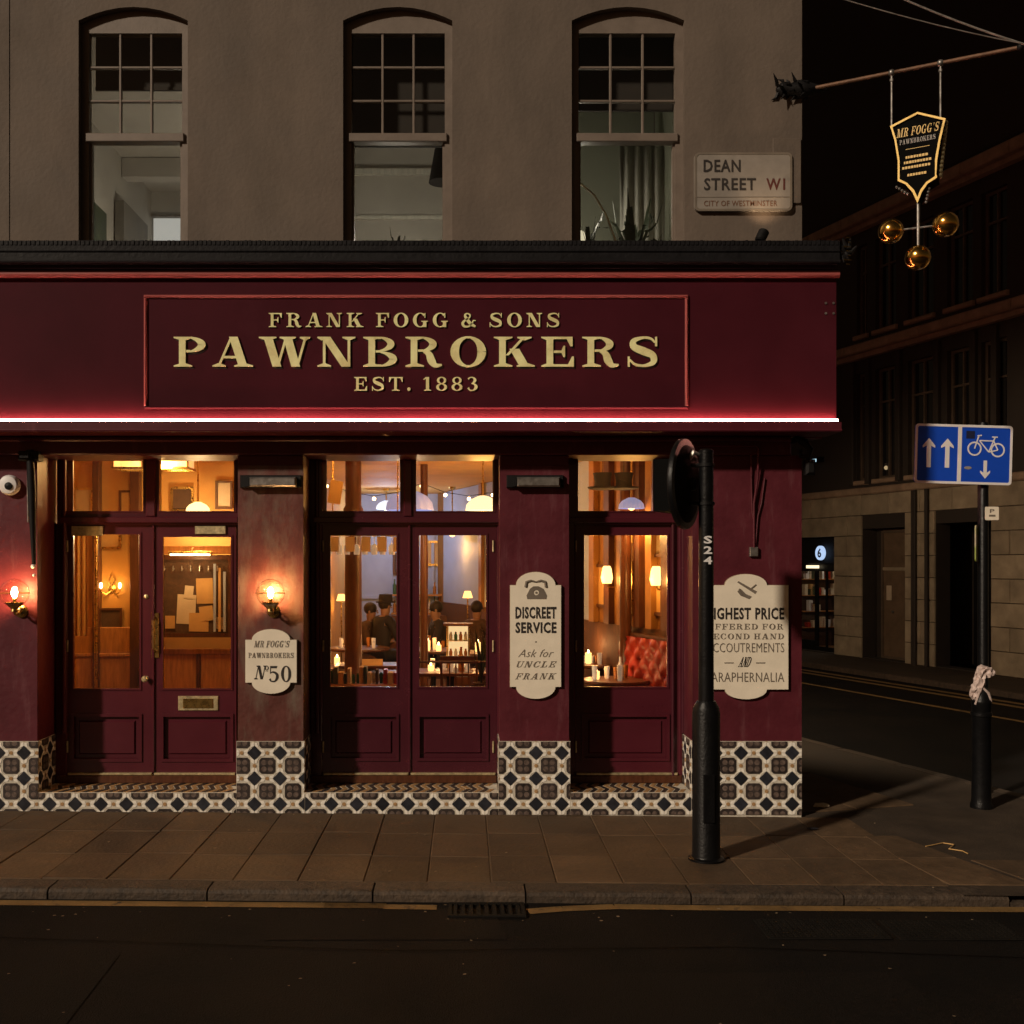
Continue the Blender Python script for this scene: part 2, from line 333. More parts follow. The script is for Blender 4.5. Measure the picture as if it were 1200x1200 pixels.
    if c == 'F': return g_stem(.16)+g_ser(0,.57,0)+g_ser(0,.5,1,True)+[('p',[(.38,1),(.98,1),(.98,.66),(.92,.66),(.80,.92),(.38,.92)]),('p',[(.38,.46),(.62,.46),(.68,.32),(.73,.32),(.73,.70),(.68,.70),(.62,.54),(.38,.54)])], .98
    if c == 'L': return g_stem(.16)+g_ser(0,.5,0)+g_ser(0,.57,1,True)+[('p',[(.38,0),(.96,0),(.96,.38),(.90,.38),(.78,.08),(.38,.08)])], .98
    if c == 'T': return g_stem(.40)+g_ser(.22,.82,0)+[('p',[(0,1),(1.05,1),(1.05,.64),(.99,.64),(.86,.92),(.19,.92),(.06,.64),(0,.64)])], 1.05
    if c == 'K': return g_stem(.16)+g_ser(0,.57,0)+g_ser(0,.57,1,True)+g_diag(.36,.38,.88,1,.10)+g_diag(.80,0,.48,.60,.30)+g_ser(.70,1.26,0)+g_ser(.72,1.16,1,True,w=.1), 1.22
    if c == 'H': return g_stem(.16)+g_stem(.80)+g_ser(0,.57,0)+g_ser(0,.57,1,True)+g_ser(.64,1.21,0)+g_ser(.64,1.21,1,True)+[('p',[(.4,.46),(.82,.46),(.82,.54),(.4,.54)])], 1.21
    if c == 'I': return g_stem(.16)+g_ser(0,.57,0)+g_ser(0,.57,1,True), .57
    if c == 'U': return g_stem(.16,.32,1)+g_stem(.92,.32,1,.08)+g_ser(0,.57,1,True)+g_ser(.78,1.14,1,True,w=.1)+g_s([(.285,.36,.25),(.33,.14,.2),(.58,.05,.11),(.86,.13,.09),(.96,.36,.08)]), 1.12
    if c == 'S': return g_s([(.86,.80,.05),(.72,.94,.08),(.47,.965,.09),(.20,.86,.17),(.22,.66,.22),(.50,.52,.26),(.78,.38,.22),(.80,.15,.17),(.52,.035,.09),(.24,.08,.08),(.08,.24,.05)])+g_stem(.86,.68,1,.06)+g_stem(.02,0,.34,.06), .98
    if c == '&': return g_s([(1.10,.46,.06),(.92,.46,.08),(.84,.30,.10),(.60,.06,.12),(.26,.05,.16),(.13,.26,.20),(.30,.48,.14),(.62,.66,.09),(.66,.86,.12),(.46,.96,.08),(.30,.84,.16),(.42,.60,.22),(.72,.24,.24),(1.08,.04,.14)]), 1.16
    if c == '1': return g_stem(.22,0,1,.24)+g_ser(.06,.62,0)+[('p',[(.0,.82),(.06,.80),(.22,.86),(.3,1.0),(.2,1.0)])], .66
    if c == '8': return ring(.42,.755,.36,.26,0,360,.19)+ring(.42,.26,.42,.27,0,360,.22), .84
    if c == '3': return g_s([(.10,.84,.14),(.24,.96,.08),(.48,.95,.10),(.62,.76,.22),(.44,.55,.09),(.34,.52,.07)])+g_s([(.36,.53,.07),(.56,.48,.12),(.70,.27,.24),(.50,.045,.10),(.22,.05,.09),(.10,.22,.16)]), .84
    if c == '5': return [('p',[(.14,1),(.70,1),(.66,.86),(.20,.86)]),('p',[(.14,1),(.20,1),(.18,.52),(.12,.52)])]+g_s([(.15,.55,.06),(.34,.62,.09),(.62,.52,.17),(.70,.30,.22),(.52,.05,.11),(.22,.04,.09),(.10,.18,.16)]), .84
    if c == '.': return ring(.13,.11,.13,.13,0,360,.13,.13,12), .26
    if c == "'": return [('p',[(.06,1),(.24,1),(.14,.68)])], .3
    if c == '-': return [('p',[(0,.46),(.7,.46),(.7,.54),(0,.54)])], .7
    if c == 'o': return ring(.3,.75,.28,.25,0,360,.15,.05,16)+[('p',[(.08,.40),(.52,.40),(.52,.44),(.08,.44)])], .6
    return [], .5
def serif(text, x0, x1, z0, z1, gap=.14, y=0., th=.004, shear=0., space=.5, thin=None):
    """serif capitals fitted into x0..x1, z0..z1; every stroke a solid piece, fronts a hair apart"""
    items = []; x = 0
    for c in text:
        if c == ' ': x += space; continue
        g, w_ = glyph(c); items.append((g, x)); x += w_+gap
    W = x-gap; sx = (x1-x0)/W; sz = z1-z0; mb = MB(); k = 0
    def T(p, ox): return (x0+(p[0]+ox)*sx+shear*(p[1]-.5)*sz, z0+p[1]*sz)
    for g, ox in items:
        for kind, pts in g:
            k += 1; yy = y-th-(k % 9)*.00025
            if kind == 'p':
                q = [T(p, ox) for p in pts]
                ar = sum(q[i][0]*q[(i+1)%len(q)][1]-q[(i+1)%len(q)][0]*q[i][1] for i in range(len(q)))
                if ar < 0: q = q[::-1]
                mb.plate(q, (), yy, y)
            else:
                l, r = vstroke(pts, kind == 's'); l = [T(p, ox) for p in l]; r = [T(p, ox) for p in r]; n = len(l)
                vs = [(p[0],yy,p[1]) for p in l]+[(p[0],yy,p[1]) for p in r]+[(p[0],y,p[1]) for p in l]+[(p[0],y,p[1]) for p in r]; fs = []
                for i in range(n-1):
                    fs += [(i,i+1,n+i+1,n+i),(i+2*n,i+1+2*n,i+1,i),(n+i,n+i+1,3*n+i+1,3*n+i)]
                if kind == 's': fs += [(0,n,3*n,2*n),(n-1,3*n-1,4*n-1,2*n-1)]
                mb.add(vs, fs)
    return mb
def sans(text, x0, x1, z0, z1, y=0., th=.003, bold=0., shear=0.):
    """the built-in face as a mesh, fitted into the box"""
    cu = bpy.data.curves.new('t', 'FONT'); cu.body = text; cu.offset = bold; cu.resolution_u = 2; cu.shear = shear; cu.space_character = 1.05+bold*2
    o = bpy.data.objects.new('t', cu); COL.objects.link(o); dg = bpy.context.evaluated_depsgraph_get()
    me = bpy.data.meshes.new_from_object(o.evaluated_get(dg)); vs = [v.co.copy() for v in me.vertices]; fs = [tuple(p.vertices) for p in me.polygons]
    bpy.data.objects.remove(o); bpy.data.meshes.remove(me); bpy.data.curves.remove(cu)
    a = min(v.x for v in vs); b = max(v.x for v in vs); c = min(v.y for v in vs); d = max(v.y for v in vs)
    P = [(x0+(v.x-a)/(b-a)*(x1-x0), z0+(v.y-c)/(d-c)*(z1-z0)) for v in vs]
    return MB().add([(p[0], y-th, p[1]) for p in P], fs)

# ================================================================== GROUND
SA = math.radians(17.3); su = Vector((-math.sin(SA), math.cos(SA), 0)); sn = Vector((math.cos(SA), math.sin(SA), 0))   # side street: along, across to the right
def sp(a, b, z=0.): p = Vector((2.82, 0, 0))+su*a+sn*b; return (p.x, p.y, z)     # a metres down the side street, b metres from the pub's side wall
RZ = -.075
ground = MB()
nx, ny = 44, 30
for i in range(nx+1):
    for j in range(ny+1):
        x = -45+90*i/nx; y = -16+76*j/ny; ground.v.append((x, y, RZ+gz(x)))
for i in range(nx):
    for j in range(ny):
        a = i*(ny+1)+j; ground.f.append((a, a+ny+1, a+ny+2, a+1))
road = struct('road', ground, M_ASPH)
KY0, KY1 = -2.12, -1.93           # kerb stones of the front pavement
def slabmesh(cs, th=.05, c=.006, z=0.):
    """paving slab from 4 ground corners (ccw), bevelled top"""
    cx = sum(p[0] for p in cs)/4; cy = sum(p[1] for p in cs)/4
    t = random.uniform(-.003, .003); tl = random.uniform(-.002, .002)
    o = [(p[0], p[1], z+gz(p[0])+t-c) for p in cs]
    i_ = []
    for p in cs:
        d = Vector((cx-p[0], cy-p[1])).normalized()*c*1.4; i_.append((p[0]+d.x, p[1]+d.y, z+gz(p[0])+t+tl*(1 if p[0] > cx else -1)))
    b = [(p[0], p[1], z+gz(p[0])-th) for p in cs]
    fs = [(8,9,10,11), (3,2,1,0)]
    for k in range(4):
        j = (k+1) % 4; fs += [(k,j,j+4,k+4), (k+4,j+4,j+8,k+8)]
    return MB().add(b+o+i_, fs)
# front pavement: bed + slabs
bed = MB()
for i in range(28):
    x0 = -7+i*.5; x1 = x0+.5
    if x0 > 3.4: break
    bed.add([(x0,KY1,gz(x0)-.008),(x1,KY1,gz(x1)-.008),(x1,.02,gz(x1)-.008),(x0,.02,gz(x0)-.008)], [(0,1,2,3)])
pavement = struct('pavement', bed, mat('mortar_bed', (.085,.055,.028), .9, var=.3, bump=.4))
xs = -6.6
cols = []
while xs < 3.05:
    wd = .428+random.uniform(-.012, .012); cols.append((xs, xs+wd)); xs += wd
rows = [(-1.92, -1.30), (-1.30, -.66), (-.66, -.02)]
for ci, (a, b) in enumerate(cols):
    sh = random.uniform(-.03, .03)
    for ri, (c, d) in enumerate(rows):
        c2 = c+(sh if ri else 0); d2 = d+(sh if ri < 2 else 0); g = .0028
        me = slabmesh([(a+g,c2+g),(b-g,c2+g),(b-g,d2-g),(a+g,d2-g)])
        obj('paving_slab', me, M_SLAB, pavement)
# corner and side pavement: mastic footway with a band of slabs by the wall and a slab edge, kerb along the side street
KX = 2.36
foot = MB()
def quad(mb, P, z0=0.): mb.add([(p[0], p[1], z0+gz(p[0])) for p in P], [(0,1,2,3)])
XE = cols[-1][1]
for k in range(40):          # beyond the slabs: towards the dropped corner
    a0 = -2.2+k*1.0 if k else -2.2
P = []
N = 40
for k in range(N):
    y0 = -2.12+k*.8; y1 = y0+.8
    aa0 = (y0)/math.cos(SA); 
    def edge(y): a = (y-KX*math.sin(SA))/math.cos(SA); return 2.82-math.sin(SA)*a+math.cos(SA)*KX
    def inner(y): return XE if y < -.0 else 2.82-math.tan(SA)*y-.05
    e0 = min(edge(y0), 9); e1 = min(edge(y1), 9)
    n = 4
    for q in range(n):
        f0, f1 = q/n, (q+1)/n
        foot.add([(inner(y0)*(1-f0)+e0*f0, y0, gz(inner(y0)*(1-f0)+e0*f0)-.003), (inner(y0)*(1-f1)+e0*f1, y0, gz(inner(y0)*(1-f1)+e0*f1)-.003),
                  (inner(y1)*(1-f1)+e1*f1, y1, gz(inner(y1)*(1-f1)+e1*f1)-.003), (inner(y1)*(1-f0)+e1*f0, y1, gz(inner(y1)*(1-f0)+e1*f0)-.003)], [(0,1,2,3)])
side = struct('side_pavement', foot, M_FOOT)
for k in range(14):            # slabs along the side wall
    for q in range(2):
        a0 = .1+k*.75; b0 = .02+q*.60
        me = slabmesh([sp(a0+.006,b0+.006), sp(a0+.006,b0+.594), sp(a0+.744,b0+.594), sp(a0+.744,b0+.006)], z=.004)
        obj('paving_slab', me, M_SLAB, side)
for (pts) in [[(3.2,-1.9),(3.75,-1.9),(3.55,-1.25),(3.12,-1.25)], [(3.12,-1.24),(3.55,-1.24),(3.36,-.62),(3.12,-.62)], [(3.80,-1.9),(4.4,-1.9),(4.3,-1.3),(3.62,-1.3)]]:
    obj('paving_slab', slabmesh(pts, z=.004), M_SLAB, side)
# kerb stones
kerb = struct('kerb')
def kerbstone(p0, p1, wd, parent, drop=0.):
    """a granite kerb stone between two ground points, worn top edge; wd to the left of the direction"""
    p0 = Vector(p0); p1 = Vector(p1); d = (p1-p0); L = d.length; d.normalize(); n = Vector((-d.y, d.x)); vs = []; fs = []
    seg = 7
    for i in range(seg+1):
        q = p0+d*(L*i/seg); e = .006 if i in (0, seg) else 0
        zz = gz(q.x); j = noise.noise(Vector((q.x*3, q.y*3, 1)))*.006
        prof = [(0.004+j, RZ-.05), (0.0+j, -.030), (.012+j, -.009-e+j*.5), (.030+j, -.002-e), (wd, -.001-e), (wd, RZ-.05)]
        for b, z in prof: r = q+n*b; vs.append((r.x, r.y, zz+z*(1-drop)+(RZ+.015)*drop if z > RZ else zz+z))
    for i in range(seg):
        for k in range(5): a = i*6+k; fs.append((a, a+6, a+7, a+1))
    fs += [tuple(range(6)), tuple(seg*6+k for k in range(6))[::-1]]
    return obj('kerb_stone', MB().add(vs, fs), M_GRANITE, parent)
x = X(-330, 6.9)
jts = []
while x < 3.4:
    x2 = x+random.choice([.98, 1.02, 1.06]); jts.append((x, x2)); x = x2
for a, b in jts: kerbstone((a+.006, KY0), (b-.006, KY0), .19, kerb)
x = jts[-1][1]
while x < 8.5: kerbstone((x+.006, KY0), (x+.90, KY0), .19, kerb, drop=.75); x += .91
for k in range(26):
    a = -2.2+k*1.0; p = sp(a+.006, KX+.16); q = sp(a+.994, KX+.16)
    kerbstone(p[:2], q[:2], .16, kerb, drop=.55 if k < 2 else 0)
# far pavement across the side street
FX0 = 8.27; FY0 = 16.8; FA = math.radians(17.7)
fu = Vector((math.sin(FA), -math.cos(FA), 0)); fn = Vector((-math.cos(FA), -math.sin(FA), 0))      # along the far frontage to the right/near; outward normal
def fp(s, n, z): p = Vector((FX0, FY0, 0))+fu*s+fn*n; return (p.x, p.y, z)
fm = MB(); fm.add([fp(-26,-.1,.0), fp(22,-.1,.0), fp(22,1.75,.0), fp(-26,1.75,.0), fp(-26,1.75,-.14), fp(22,1.75,-.14)], [(0,1,2,3),(3,2,5,4)])
struct('far_pavement', fm, M_FOOT)
for k in range(40):
    p = fp(21-k*1.0, 1.752, 0); q = fp(20.01-k*1.0, 1.752, 0)
    me = MB(); a, b = Vector(p), Vector(q)
    me.add([(a.x,a.y,.004),(b.x,b.y,.004),tuple(b+fn*.14)[:2]+(.002,),tuple(a+fn*.14)[:2]+(.002,),tuple(b+fn*.15)[:2]+(-.13,),tuple(a+fn*.15)[:2]+(-.13,)], [(0,1,2,3),(3,2,4,5)])
    obj('kerb_stone', me, M_GRANITE, kerb)
# painted lines
ym = MB()
def ribbon(mb, pts, wd, z=RZ+.004):
    for (p, q) in zip(pts[:-1], pts[1:]):
        p = Vector(p); q = Vector(q); d = (q-p).normalized(); n = Vector((-d.y, d.x))*wd/2
        mb.add([(p.x-n.x,p.y-n.y,z+gz(p.x)),(q.x-n.x,q.y-n.y,z+gz(q.x)),(q.x+n.x,q.y+n.y,z+gz(q.x)),(p.x+n.x,p.y+n.y,z+gz(p.x))], [(0,1,2,3)])
LY = KY0-.085
ribbon(ym, [(-6.5+i*.5, LY) for i in range(13)]+[(X(380,6.8), LY)], .10)
ribbon(ym, [(X(450,6.8), LY-.02),(X(512,6.8), LY-.025)], .09)
ribbon(ym, [(X(618,6.75), LY-.09),(X(660,6.8), LY-.03),(X(720,6.83), LY+.02),(X(820,6.85), LY+.01)]+[(X(820,6.85)+.5*i, LY+.01+.004*i) for i in range(1,14)], .10)
for off in (.42, .75, 1.9):          # lines along the far kerb of the side street
    w_ = .15 if off < 1 else .12
    ribbon(ym, [fp(18-i*1.5, 1.9+off, 0)[:2] for i in range(28)], w_)
yl = struct('road_marking', ym, M_YELLOW)
pm_ = MB()
for P in ([(-4.6,-3.0),(-1.9,-3.08),(-1.85,-4.3),(-4.55,-4.2)], [(.6,-3.3),(2.3,-3.25),(2.35,-3.9),(.62,-3.95)], [(-1.2,-2.45),(.2,-2.42),(.25,-2.8),(-1.15,-2.84)]):
    pm_.add([(p[0],p[1],RZ+gz(p[0])+.004) for p in P][::-1], [(0,1,2,3)])
struct('road_patch', pm_, mat('newer_asphalt', (.009,.0066,.005), .85, spec=.15, var=.7, scale=60, bump=1., bscale=130))
tj = MB()
for P in ([(-6,-2.9),(-4.2,-2.75),(-2.4,-2.86),(-.4,-3.0),(1.5,-2.9),(3.4,-3.05),(6,-2.95)],):
    ribbon(tj, P, .012, RZ+.008)
struct('tar_seam', tj, mat('tar', (.005,.004,.0035), .8, spec=.1, bump=.4))
# gutter drain by the kerb and the ribbed cover in the road
dr = thing('gutter_drain', 'dark worn iron gutter drain at the kerb in front of the middle doors', 'drain', (X(570,6.75), KY0-.17, RZ+gz(0)+.004))
fr = frame(-.24,.24,-.13,.13,.025,0,.012); fr.xf(Matrix.Rotation(PI/2,4,'X')); obj('frame', fr, M_DRAIN, dr)
for k in range(9):
    obj('bar', MB().box(-.205+k*.049,-.183+k*.049,-.104,.104,-.004,.008), M_DRAIN, dr)
for i, (cx, nmb) in enumerate([(X(960,6.45), 0), (X(1110,6.45), 1)]):
    lab = ['left of the two ribbed iron access covers set in the dark road at right', 'right of the two ribbed iron access covers set in the dark road at right'][i]
    cv = thing('access_cover', lab, 'manhole cover', (cx, -2.58, RZ+gz(cx)+.004), 0, 'access covers in the road')
    obj('cover_plate', MB().box(-.36,.36,-.17,.17,0,.006), M_DRAIN, cv)
    st = MB()
    for a in range(20):
        for b in range(9): st.box(-.34+a*.0355,-.318+a*.0355,-.155+b*.036,-.133+b*.036,.006,.011)
    s_ = obj('stud', st, M_DRAIN, cv); s_['kind'] = 'stuff'
# litter
fl = MB()
for _ in range(230):
    x = random.uniform(-5, 6.2); y = random.choice([random.uniform(-2.5,-2.15), random.uniform(-4.6,-2.2), random.uniform(-2,0.)])
    z = gz(x)+(RZ+.003 if y < KY0 else .003)
    if y > KY0 and x > 3.1 and random.random() < .3: continue
    r = random.uniform(.004, .014); a = random.uniform(0, 6.3)
    pts = [(x+r*math.cos(a+t)*random.uniform(.6,1.2), y+r*math.sin(a+t)*random.uniform(.4,1), z+random.uniform(0,.004)) for t in (0,1.3,2.6,3.9,5.2)]
    fl.add(pts, [(0,1,2,3,4)])
lt = obj('litter_flecks', fl, mat('litter_fleck', (.25,.18,.11), .8, var=.5, scale=.9, bump=0)); lt['kind'] = 'stuff'; lt['label'] = 'small pale flecks of litter scattered over road and pavement'
def crumple(name, label, c, r, m, sq=(1,1,.4), seed=0, cat='litter'):
    mb = MB().ball((0,0,0), r, 14, 9, sq)
    mb.v = [tuple(Vector(v)*(1+.45*noise.noise(Vector(v)*(2.2/r)+Vector((seed,3,1))))) for v in mb.v]
    return tag(obj(name, mb, m, loc=c), label, cat)
crumple('crumpled_paper', 'crumpled white paper scrap on the pavement beside the tiled corner', (X(962,9.35), .33, .02+gz(3)), .045, M_PAPER, (1.5,.8,.45), 4)
crumple('flat_cup', 'small pale squashed cup at the dropped kerb on the right', (X(1051,7.0), -2.05, -.02+gz(3)), .03, M_PAPER, (1.5,.8,.5), 8)
crumple('dark_scrap', 'small dark scrap lying on the paving below the corner tiles', (X(952,8.55), -.45, .012+gz(3)), .03, M_CLOTH, (1.4,.8,.3), 11)
wire = MB().tube([(X(px,d), d-9, .006+gz(3.5)) for px, d in [(1085,8.05),(1105,8.15),(1118,8.1),(1112,7.98),(1128,7.92),(1134,7.85)]], .004, 6)
tag(obj('string_scrap', wire, M_PAPERO), 'loose curl of pale string on the dark footway near the corner bollard', 'string')

# ================================================================== PUB BUILDING
pub = thing('pub_building', 'white stucco corner building with maroon pub front, gold lettered fascia and tiled plinth', 'building', (0,0,0))
XL, XR = -7.0, 2.82
# upper wall with three segmental-arched openings
opens = [(X(92), X(220)), (X(402), X(530)), (X(670), X(802))]
ZS, ZA = Z(24), Z(8)
def arched(x0, x1, z0, zs, za):
    n = 12; c = (x0+x1)/2; h = (x1-x0)/2; rise = za-zs
    return [(x0,z0),(x1,z0)]+[(c+h*math.cos(PI*0+math.pi*t/n), zs+rise*(1-(math.cos(math.pi*t/n))**2)) for t in range(n+1)]
WT = .24
wallmb = MB().plate([(XL,4.40),(XR,4.40),(XR,28.),(XL,28.)], [arched(a,b,4.66,ZS,ZA)[::-1] for a,b in opens], 0, WT)  # unseen height raised so the building shades the far frontage
obj('wall', wallmb, M_STUCCO, pub)
side_poly = [sp(0,0)[:2], sp(13,0)[:2], sp(13,-.3)[:2], (XR-.3, WT), (XR, WT)]
def slab_poly(poly, z0, z1):
    n = len(poly); return MB().add([(p[0],p[1],z0) for p in poly]+[(p[0],p[1],z1) for p in poly], [tuple(range(n))[::-1], tuple(range(n,2*n))]+[(i,(i+1)%n,(i+1)%n+n,i+n) for i in range(n)])
a1 = sp(WT/math.cos(SA)+.0,0); a2 = sp(13,0); a3 = sp(13,-.3); a4 = sp(WT/math.cos(SA)+.1,-.3)
obj('side_wall', slab_poly([a1[:2],a2[:2],a3[:2],a4[:2]], 3.3, 28.), M_STUCCO, pub)
obj('side_wall', slab_poly([sp(.62,0)[:2],a2[:2],a3[:2],sp(.72,-.3)[:2]], 0, 3.3), M_MAROON, pub)
obj('rear_wall', slab_poly([(XL,12),(XL,12.3),(sp(13,-.3)[0],12.45),(sp(13,-.3)[0],12.2)], 0, 28.), M_STUCCO, pub)
obj('party_wall', slab_poly([(XL,WT),(XL+.3,WT),(XL+.3,12),(XL,12)], 0, 28.), M_STUCCO, pub)
obj('roof', slab_poly([(XL,0),(XR,0),sp(13,0)[:2],(XL,12.3)], 28., 28.3), M_LEAD, pub)
obj('upper_floor', slab_poly([(XL+.3,WT+.0),(2.4,WT+.0),(-.85,12),(XL+.3,12)], 3.34, 3.6), M_CEIL, pub)
# faint straight score and an older patch in the stucco at the far left
obj('stucco_pier', MB().box(XL, X(11), -.006, 0, 4.7, 28.), M_STUCCO, pub)

# --- sash windows, one object per opening, each pane a sub-part
FY = .065; FD = 9+FY
GZ1, GZ0 = Z(39,FD), Z(157,FD); MR0 = Z(167,FD)
for i, (a, b) in enumerate(opens):
    fw = .064
    win = obj('sash_window', MB().plate(arched(a-.01,b+.01,4.67,ZS+.01,ZA+.01), [rect(a+fw,b-fw,GZ0,GZ1)[::-1], rect(a+fw,b-fw,4.74,MR0)[::-1]], FY, FY+.07), M_FRAMEU, pub)
    obj('meeting_rail', MB().cbox(a+fw-.02,b-fw+.02,FY-.025,FY-.001,MR0,GZ0), M_FRAMEU, win)
    gw = (b-a-2*fw)
    for k in (1, 2):
        gx = a+fw+gw*k/3; obj('glazing_bar', MB().cbox(gx-.010,gx+.010,FY+.008,FY+.04,GZ0,GZ1,.004), M_FRAMEU, win)
        gz_ = GZ0+(GZ1-GZ0)*k/3; hb = MB()
        for q in range(3):
            hb.cbox(a+fw+gw*q/3+(.010 if q else 0), a+fw+gw*(q+1)/3-(.010 if q < 2 else 0), FY+.0095, FY+.04, gz_-.010, gz_+.010, .004)
        obj('glazing_bar', hb, M_FRAMEU, win)
    for q in range(3):
        for r in range(3):
            x0 = a+fw+gw*q/3+.010; x1 = a+fw+gw*(q+1)/3-.010; z0 = GZ0+(GZ1-GZ0)*r/3+.010; z1 = GZ0+(GZ1-GZ0)*(r+1)/3-.010
            p = MB().box(x0,x1,-.002,.002,z0,z1); p.mv(0,FY+.03,0)
            g = obj('pane', p, M_UGLASS, win)
    obj('pane', MB().box(a+fw-.005,b-fw+.005,FY+.055,FY+.059,4.73,MR0+.005), M_UGLASS, win)
    obj('sash_stop', MB().box(a+fw,a+fw+.02,FY+.02,FY+.07,4.74,MR0), M_FRAMEU, win); obj('sash_stop', MB().box(b-fw-.02,b-fw,FY+.02,FY+.07,4.74,MR0), M_FRAMEU, win)
# rooms upstairs
RZ0, RZ1 = 3.6, 7.25
def room(xa, xb, yb, m, mc, zc=RZ1):
    r = MB().box(xa-.05,xa,WT,yb,RZ0,zc).box(xb,xb+.05,WT,yb,RZ0,zc).box(xa-.05,xb+.05,yb,yb+.05,RZ0,zc)
    o = obj('room_wall', r, m, pub); obj('room_ceiling', MB().box(xa-.05,xb+.05,WT,yb,zc,zc+.05), mc, pub); return o
room(-4.35, -1.75, 5.9, M_ROOM, M_ROOM)
room(-1.65, .42, 3.2, M_ROOM, M_ROOM, 7.05)
room(.52, 1.92, 1.9, M_ROOMG, M_ROOMG, 7.05)
# cornices and beams, drapes, blinds in the rooms
obj('ceiling_beam', MB().box(-4.34,-1.76,4.6,4.8,7.0,7.24), M_ROOM, pub)
obj('ceiling_beam', MB().box(-1.64,.41,2.1,2.25,6.78,6.83), M_WOOD, pub)
obj('picture_rail', MB().box(-1.64,.41,3.15,3.19,6.0,6.04).box(-1.64,.41,3.12,3.19,6.5,6.56), M_CURT, pub)
obj('doorway', MB().box(-4.34,-4.30,3.1,3.9,3.6,6.3), M_LEAF, pub, label='dark doorway in the left wall of the left upstairs room')
tag(obj('wardrobe', MB().box(-4.33,-4.22,4.3,5.3,3.6,6.6), mat('grey_wardrobe', (.16,.15,.13), .6)), 'grey tall wardrobe along the left wall inside the left upstairs window', 'wardrobe')
lb = thing('linen_blind', 'pale lit roller blind at the back of the left upstairs room', 'blind', (-4.02,5.86,5.45))
obj('blind_cloth', MB().box(-.28,.60,-.02,.0,0,1.42), glow('pale_backlit_cloth', (.80,.80,.76), .42), lb)  # glow put into the cloth in place of light behind it
obj('rod', MB().tube([(-.31,-.03,1.45),(.64,-.03,1.45)], .018), M_STEEL, lb)
for i, (a, b) in enumerate(opens):
    zz = [Z(104,9.45), Z(170,9.45), Z(128,9.45)][i]; lb_ = ['dark blind drawn halfway down the upper sash of the left upstairs window', 'dark blind drawn over the whole upper sash of the middle upstairs window', 'dark blind drawn most of the way down the upper sash of the right upstairs window'][i]
    bl = thing('roller_blind', lb_, 'blind', ((a+b)/2, .42, 6.8), 0, 'dark blinds upstairs'); h = 6.8-zz; n = 7; sl = MB()
    hw = (b-a)/2
    obj('blind_cloth', MB().box(-hw,hw,0,.006,-h,0), M_BLIND, bl)
    obj('bottom_bar', MB().box(-hw,hw,-.01,.016,-h-.03,-h-.001), M_BLIND, bl)
# pendant shade in middle room
ps = thing('ceiling_pendant', 'dark tapered lamp hanging in the middle upstairs window', 'pendant lamp', (X(519,11.0), 2.0, Z(214,11.0)))
obj('shade', MB().lathe([(.145,0),(.085,.34),(.075,.34),(.135,0.004)], seg=28), M_BLACKM, ps, smooth=True); obj('flex', MB().tube([(0,0,.34),(0,0,.99)], .006, 6), M_BLACKM, ps)
def plant(name, label, loc, stems, h, spread, lw, seed):
    rnd = random.Random(seed); t = thing(name, label, 'plant', loc)
    obj('pot', MB().lathe([(.06,0),(.09,.16),(.08,.16),(.07,.13)], seg=16), M_CLOTHB, t)
    for k in range(stems):
        a = rnd.uniform(0, 6.28); s = rnd.uniform(.4, 1)*spread; hh = h*rnd.uniform(.6, 1)
        pts = [Vector((s*math.cos(a)*u**1.6, s*.6*math.sin(a)*u**1.6, .14+hh*(u-.35*u*u*rnd.uniform(.4,1.2)))) for u in [i/8 for i in range(9)]]
        vs = []; fs = []
        for i, p in enumerate(pts):
            d = (pts[min(i+1,8)]-pts[max(i-1,0)]).normalized(); n = d.cross(Vector((0,0,1))).normalized(); wd = lw*math.sin(PI*min(1,(i+.6)/8.8))
            vs += [p-n*wd, p+Vector((0,0,-.25*wd)), p+n*wd]
        for i in range(8):
            for q in (0, 1): fs.append((i*3+q, i*3+q+1, i*3+q+4, i*3+q+3))
        obj('leaf', MB().add(vs, fs), M_LEAF, t)
    return t
plant('window_plant', 'thin sprig of a potted plant at the foot of the middle upstairs window', (X(466,9.6), .5, 4.62), 7, .42, .10, .018, 5)
plant('window_plant', 'large dark leafed plant inside the right upstairs window', (X(742,9.9), .9, 4.55), 16, 1.05, .45, .035, 9)
plant('window_plant', 'narrow leafed plant at the left side of the right upstairs window', (X(690,9.7), .7, 4.6), 6, .9, .16, .025, 12)
cu = MB()
for k in range(24):
    x = X(728,10.3)+k*.026; cu.v += [(x, 1.35+.03*math.sin(k*1.7), 3.7), (x, 1.35+.035*math.sin(k*1.7+.3), 6.2+.0*k)]
cu.f = [(2*k,2*k+2,2*k+3,2*k+1) for k in range(23)]
sol = obj('curtain', cu, M_CURT, smooth=True); tag(sol, 'gathered pale curtain inside the right upstairs window', 'curtain'); md = sol.modifiers.new('s','SOLIDIFY'); md.thickness = .006
tag(obj('curved_cane', MB().tube([(X(679,9.6), .6, Z(214,9.6)),(X(697,9.6), .62, Z(228,9.6)),(X(711,9.6), .64, Z(250,9.6)),(X(724,9.6), .66, Z(284,9.6))], .010, 8), M_PAPER, smooth=True), 'pale curved cane standing inside the right upstairs window', 'cane')
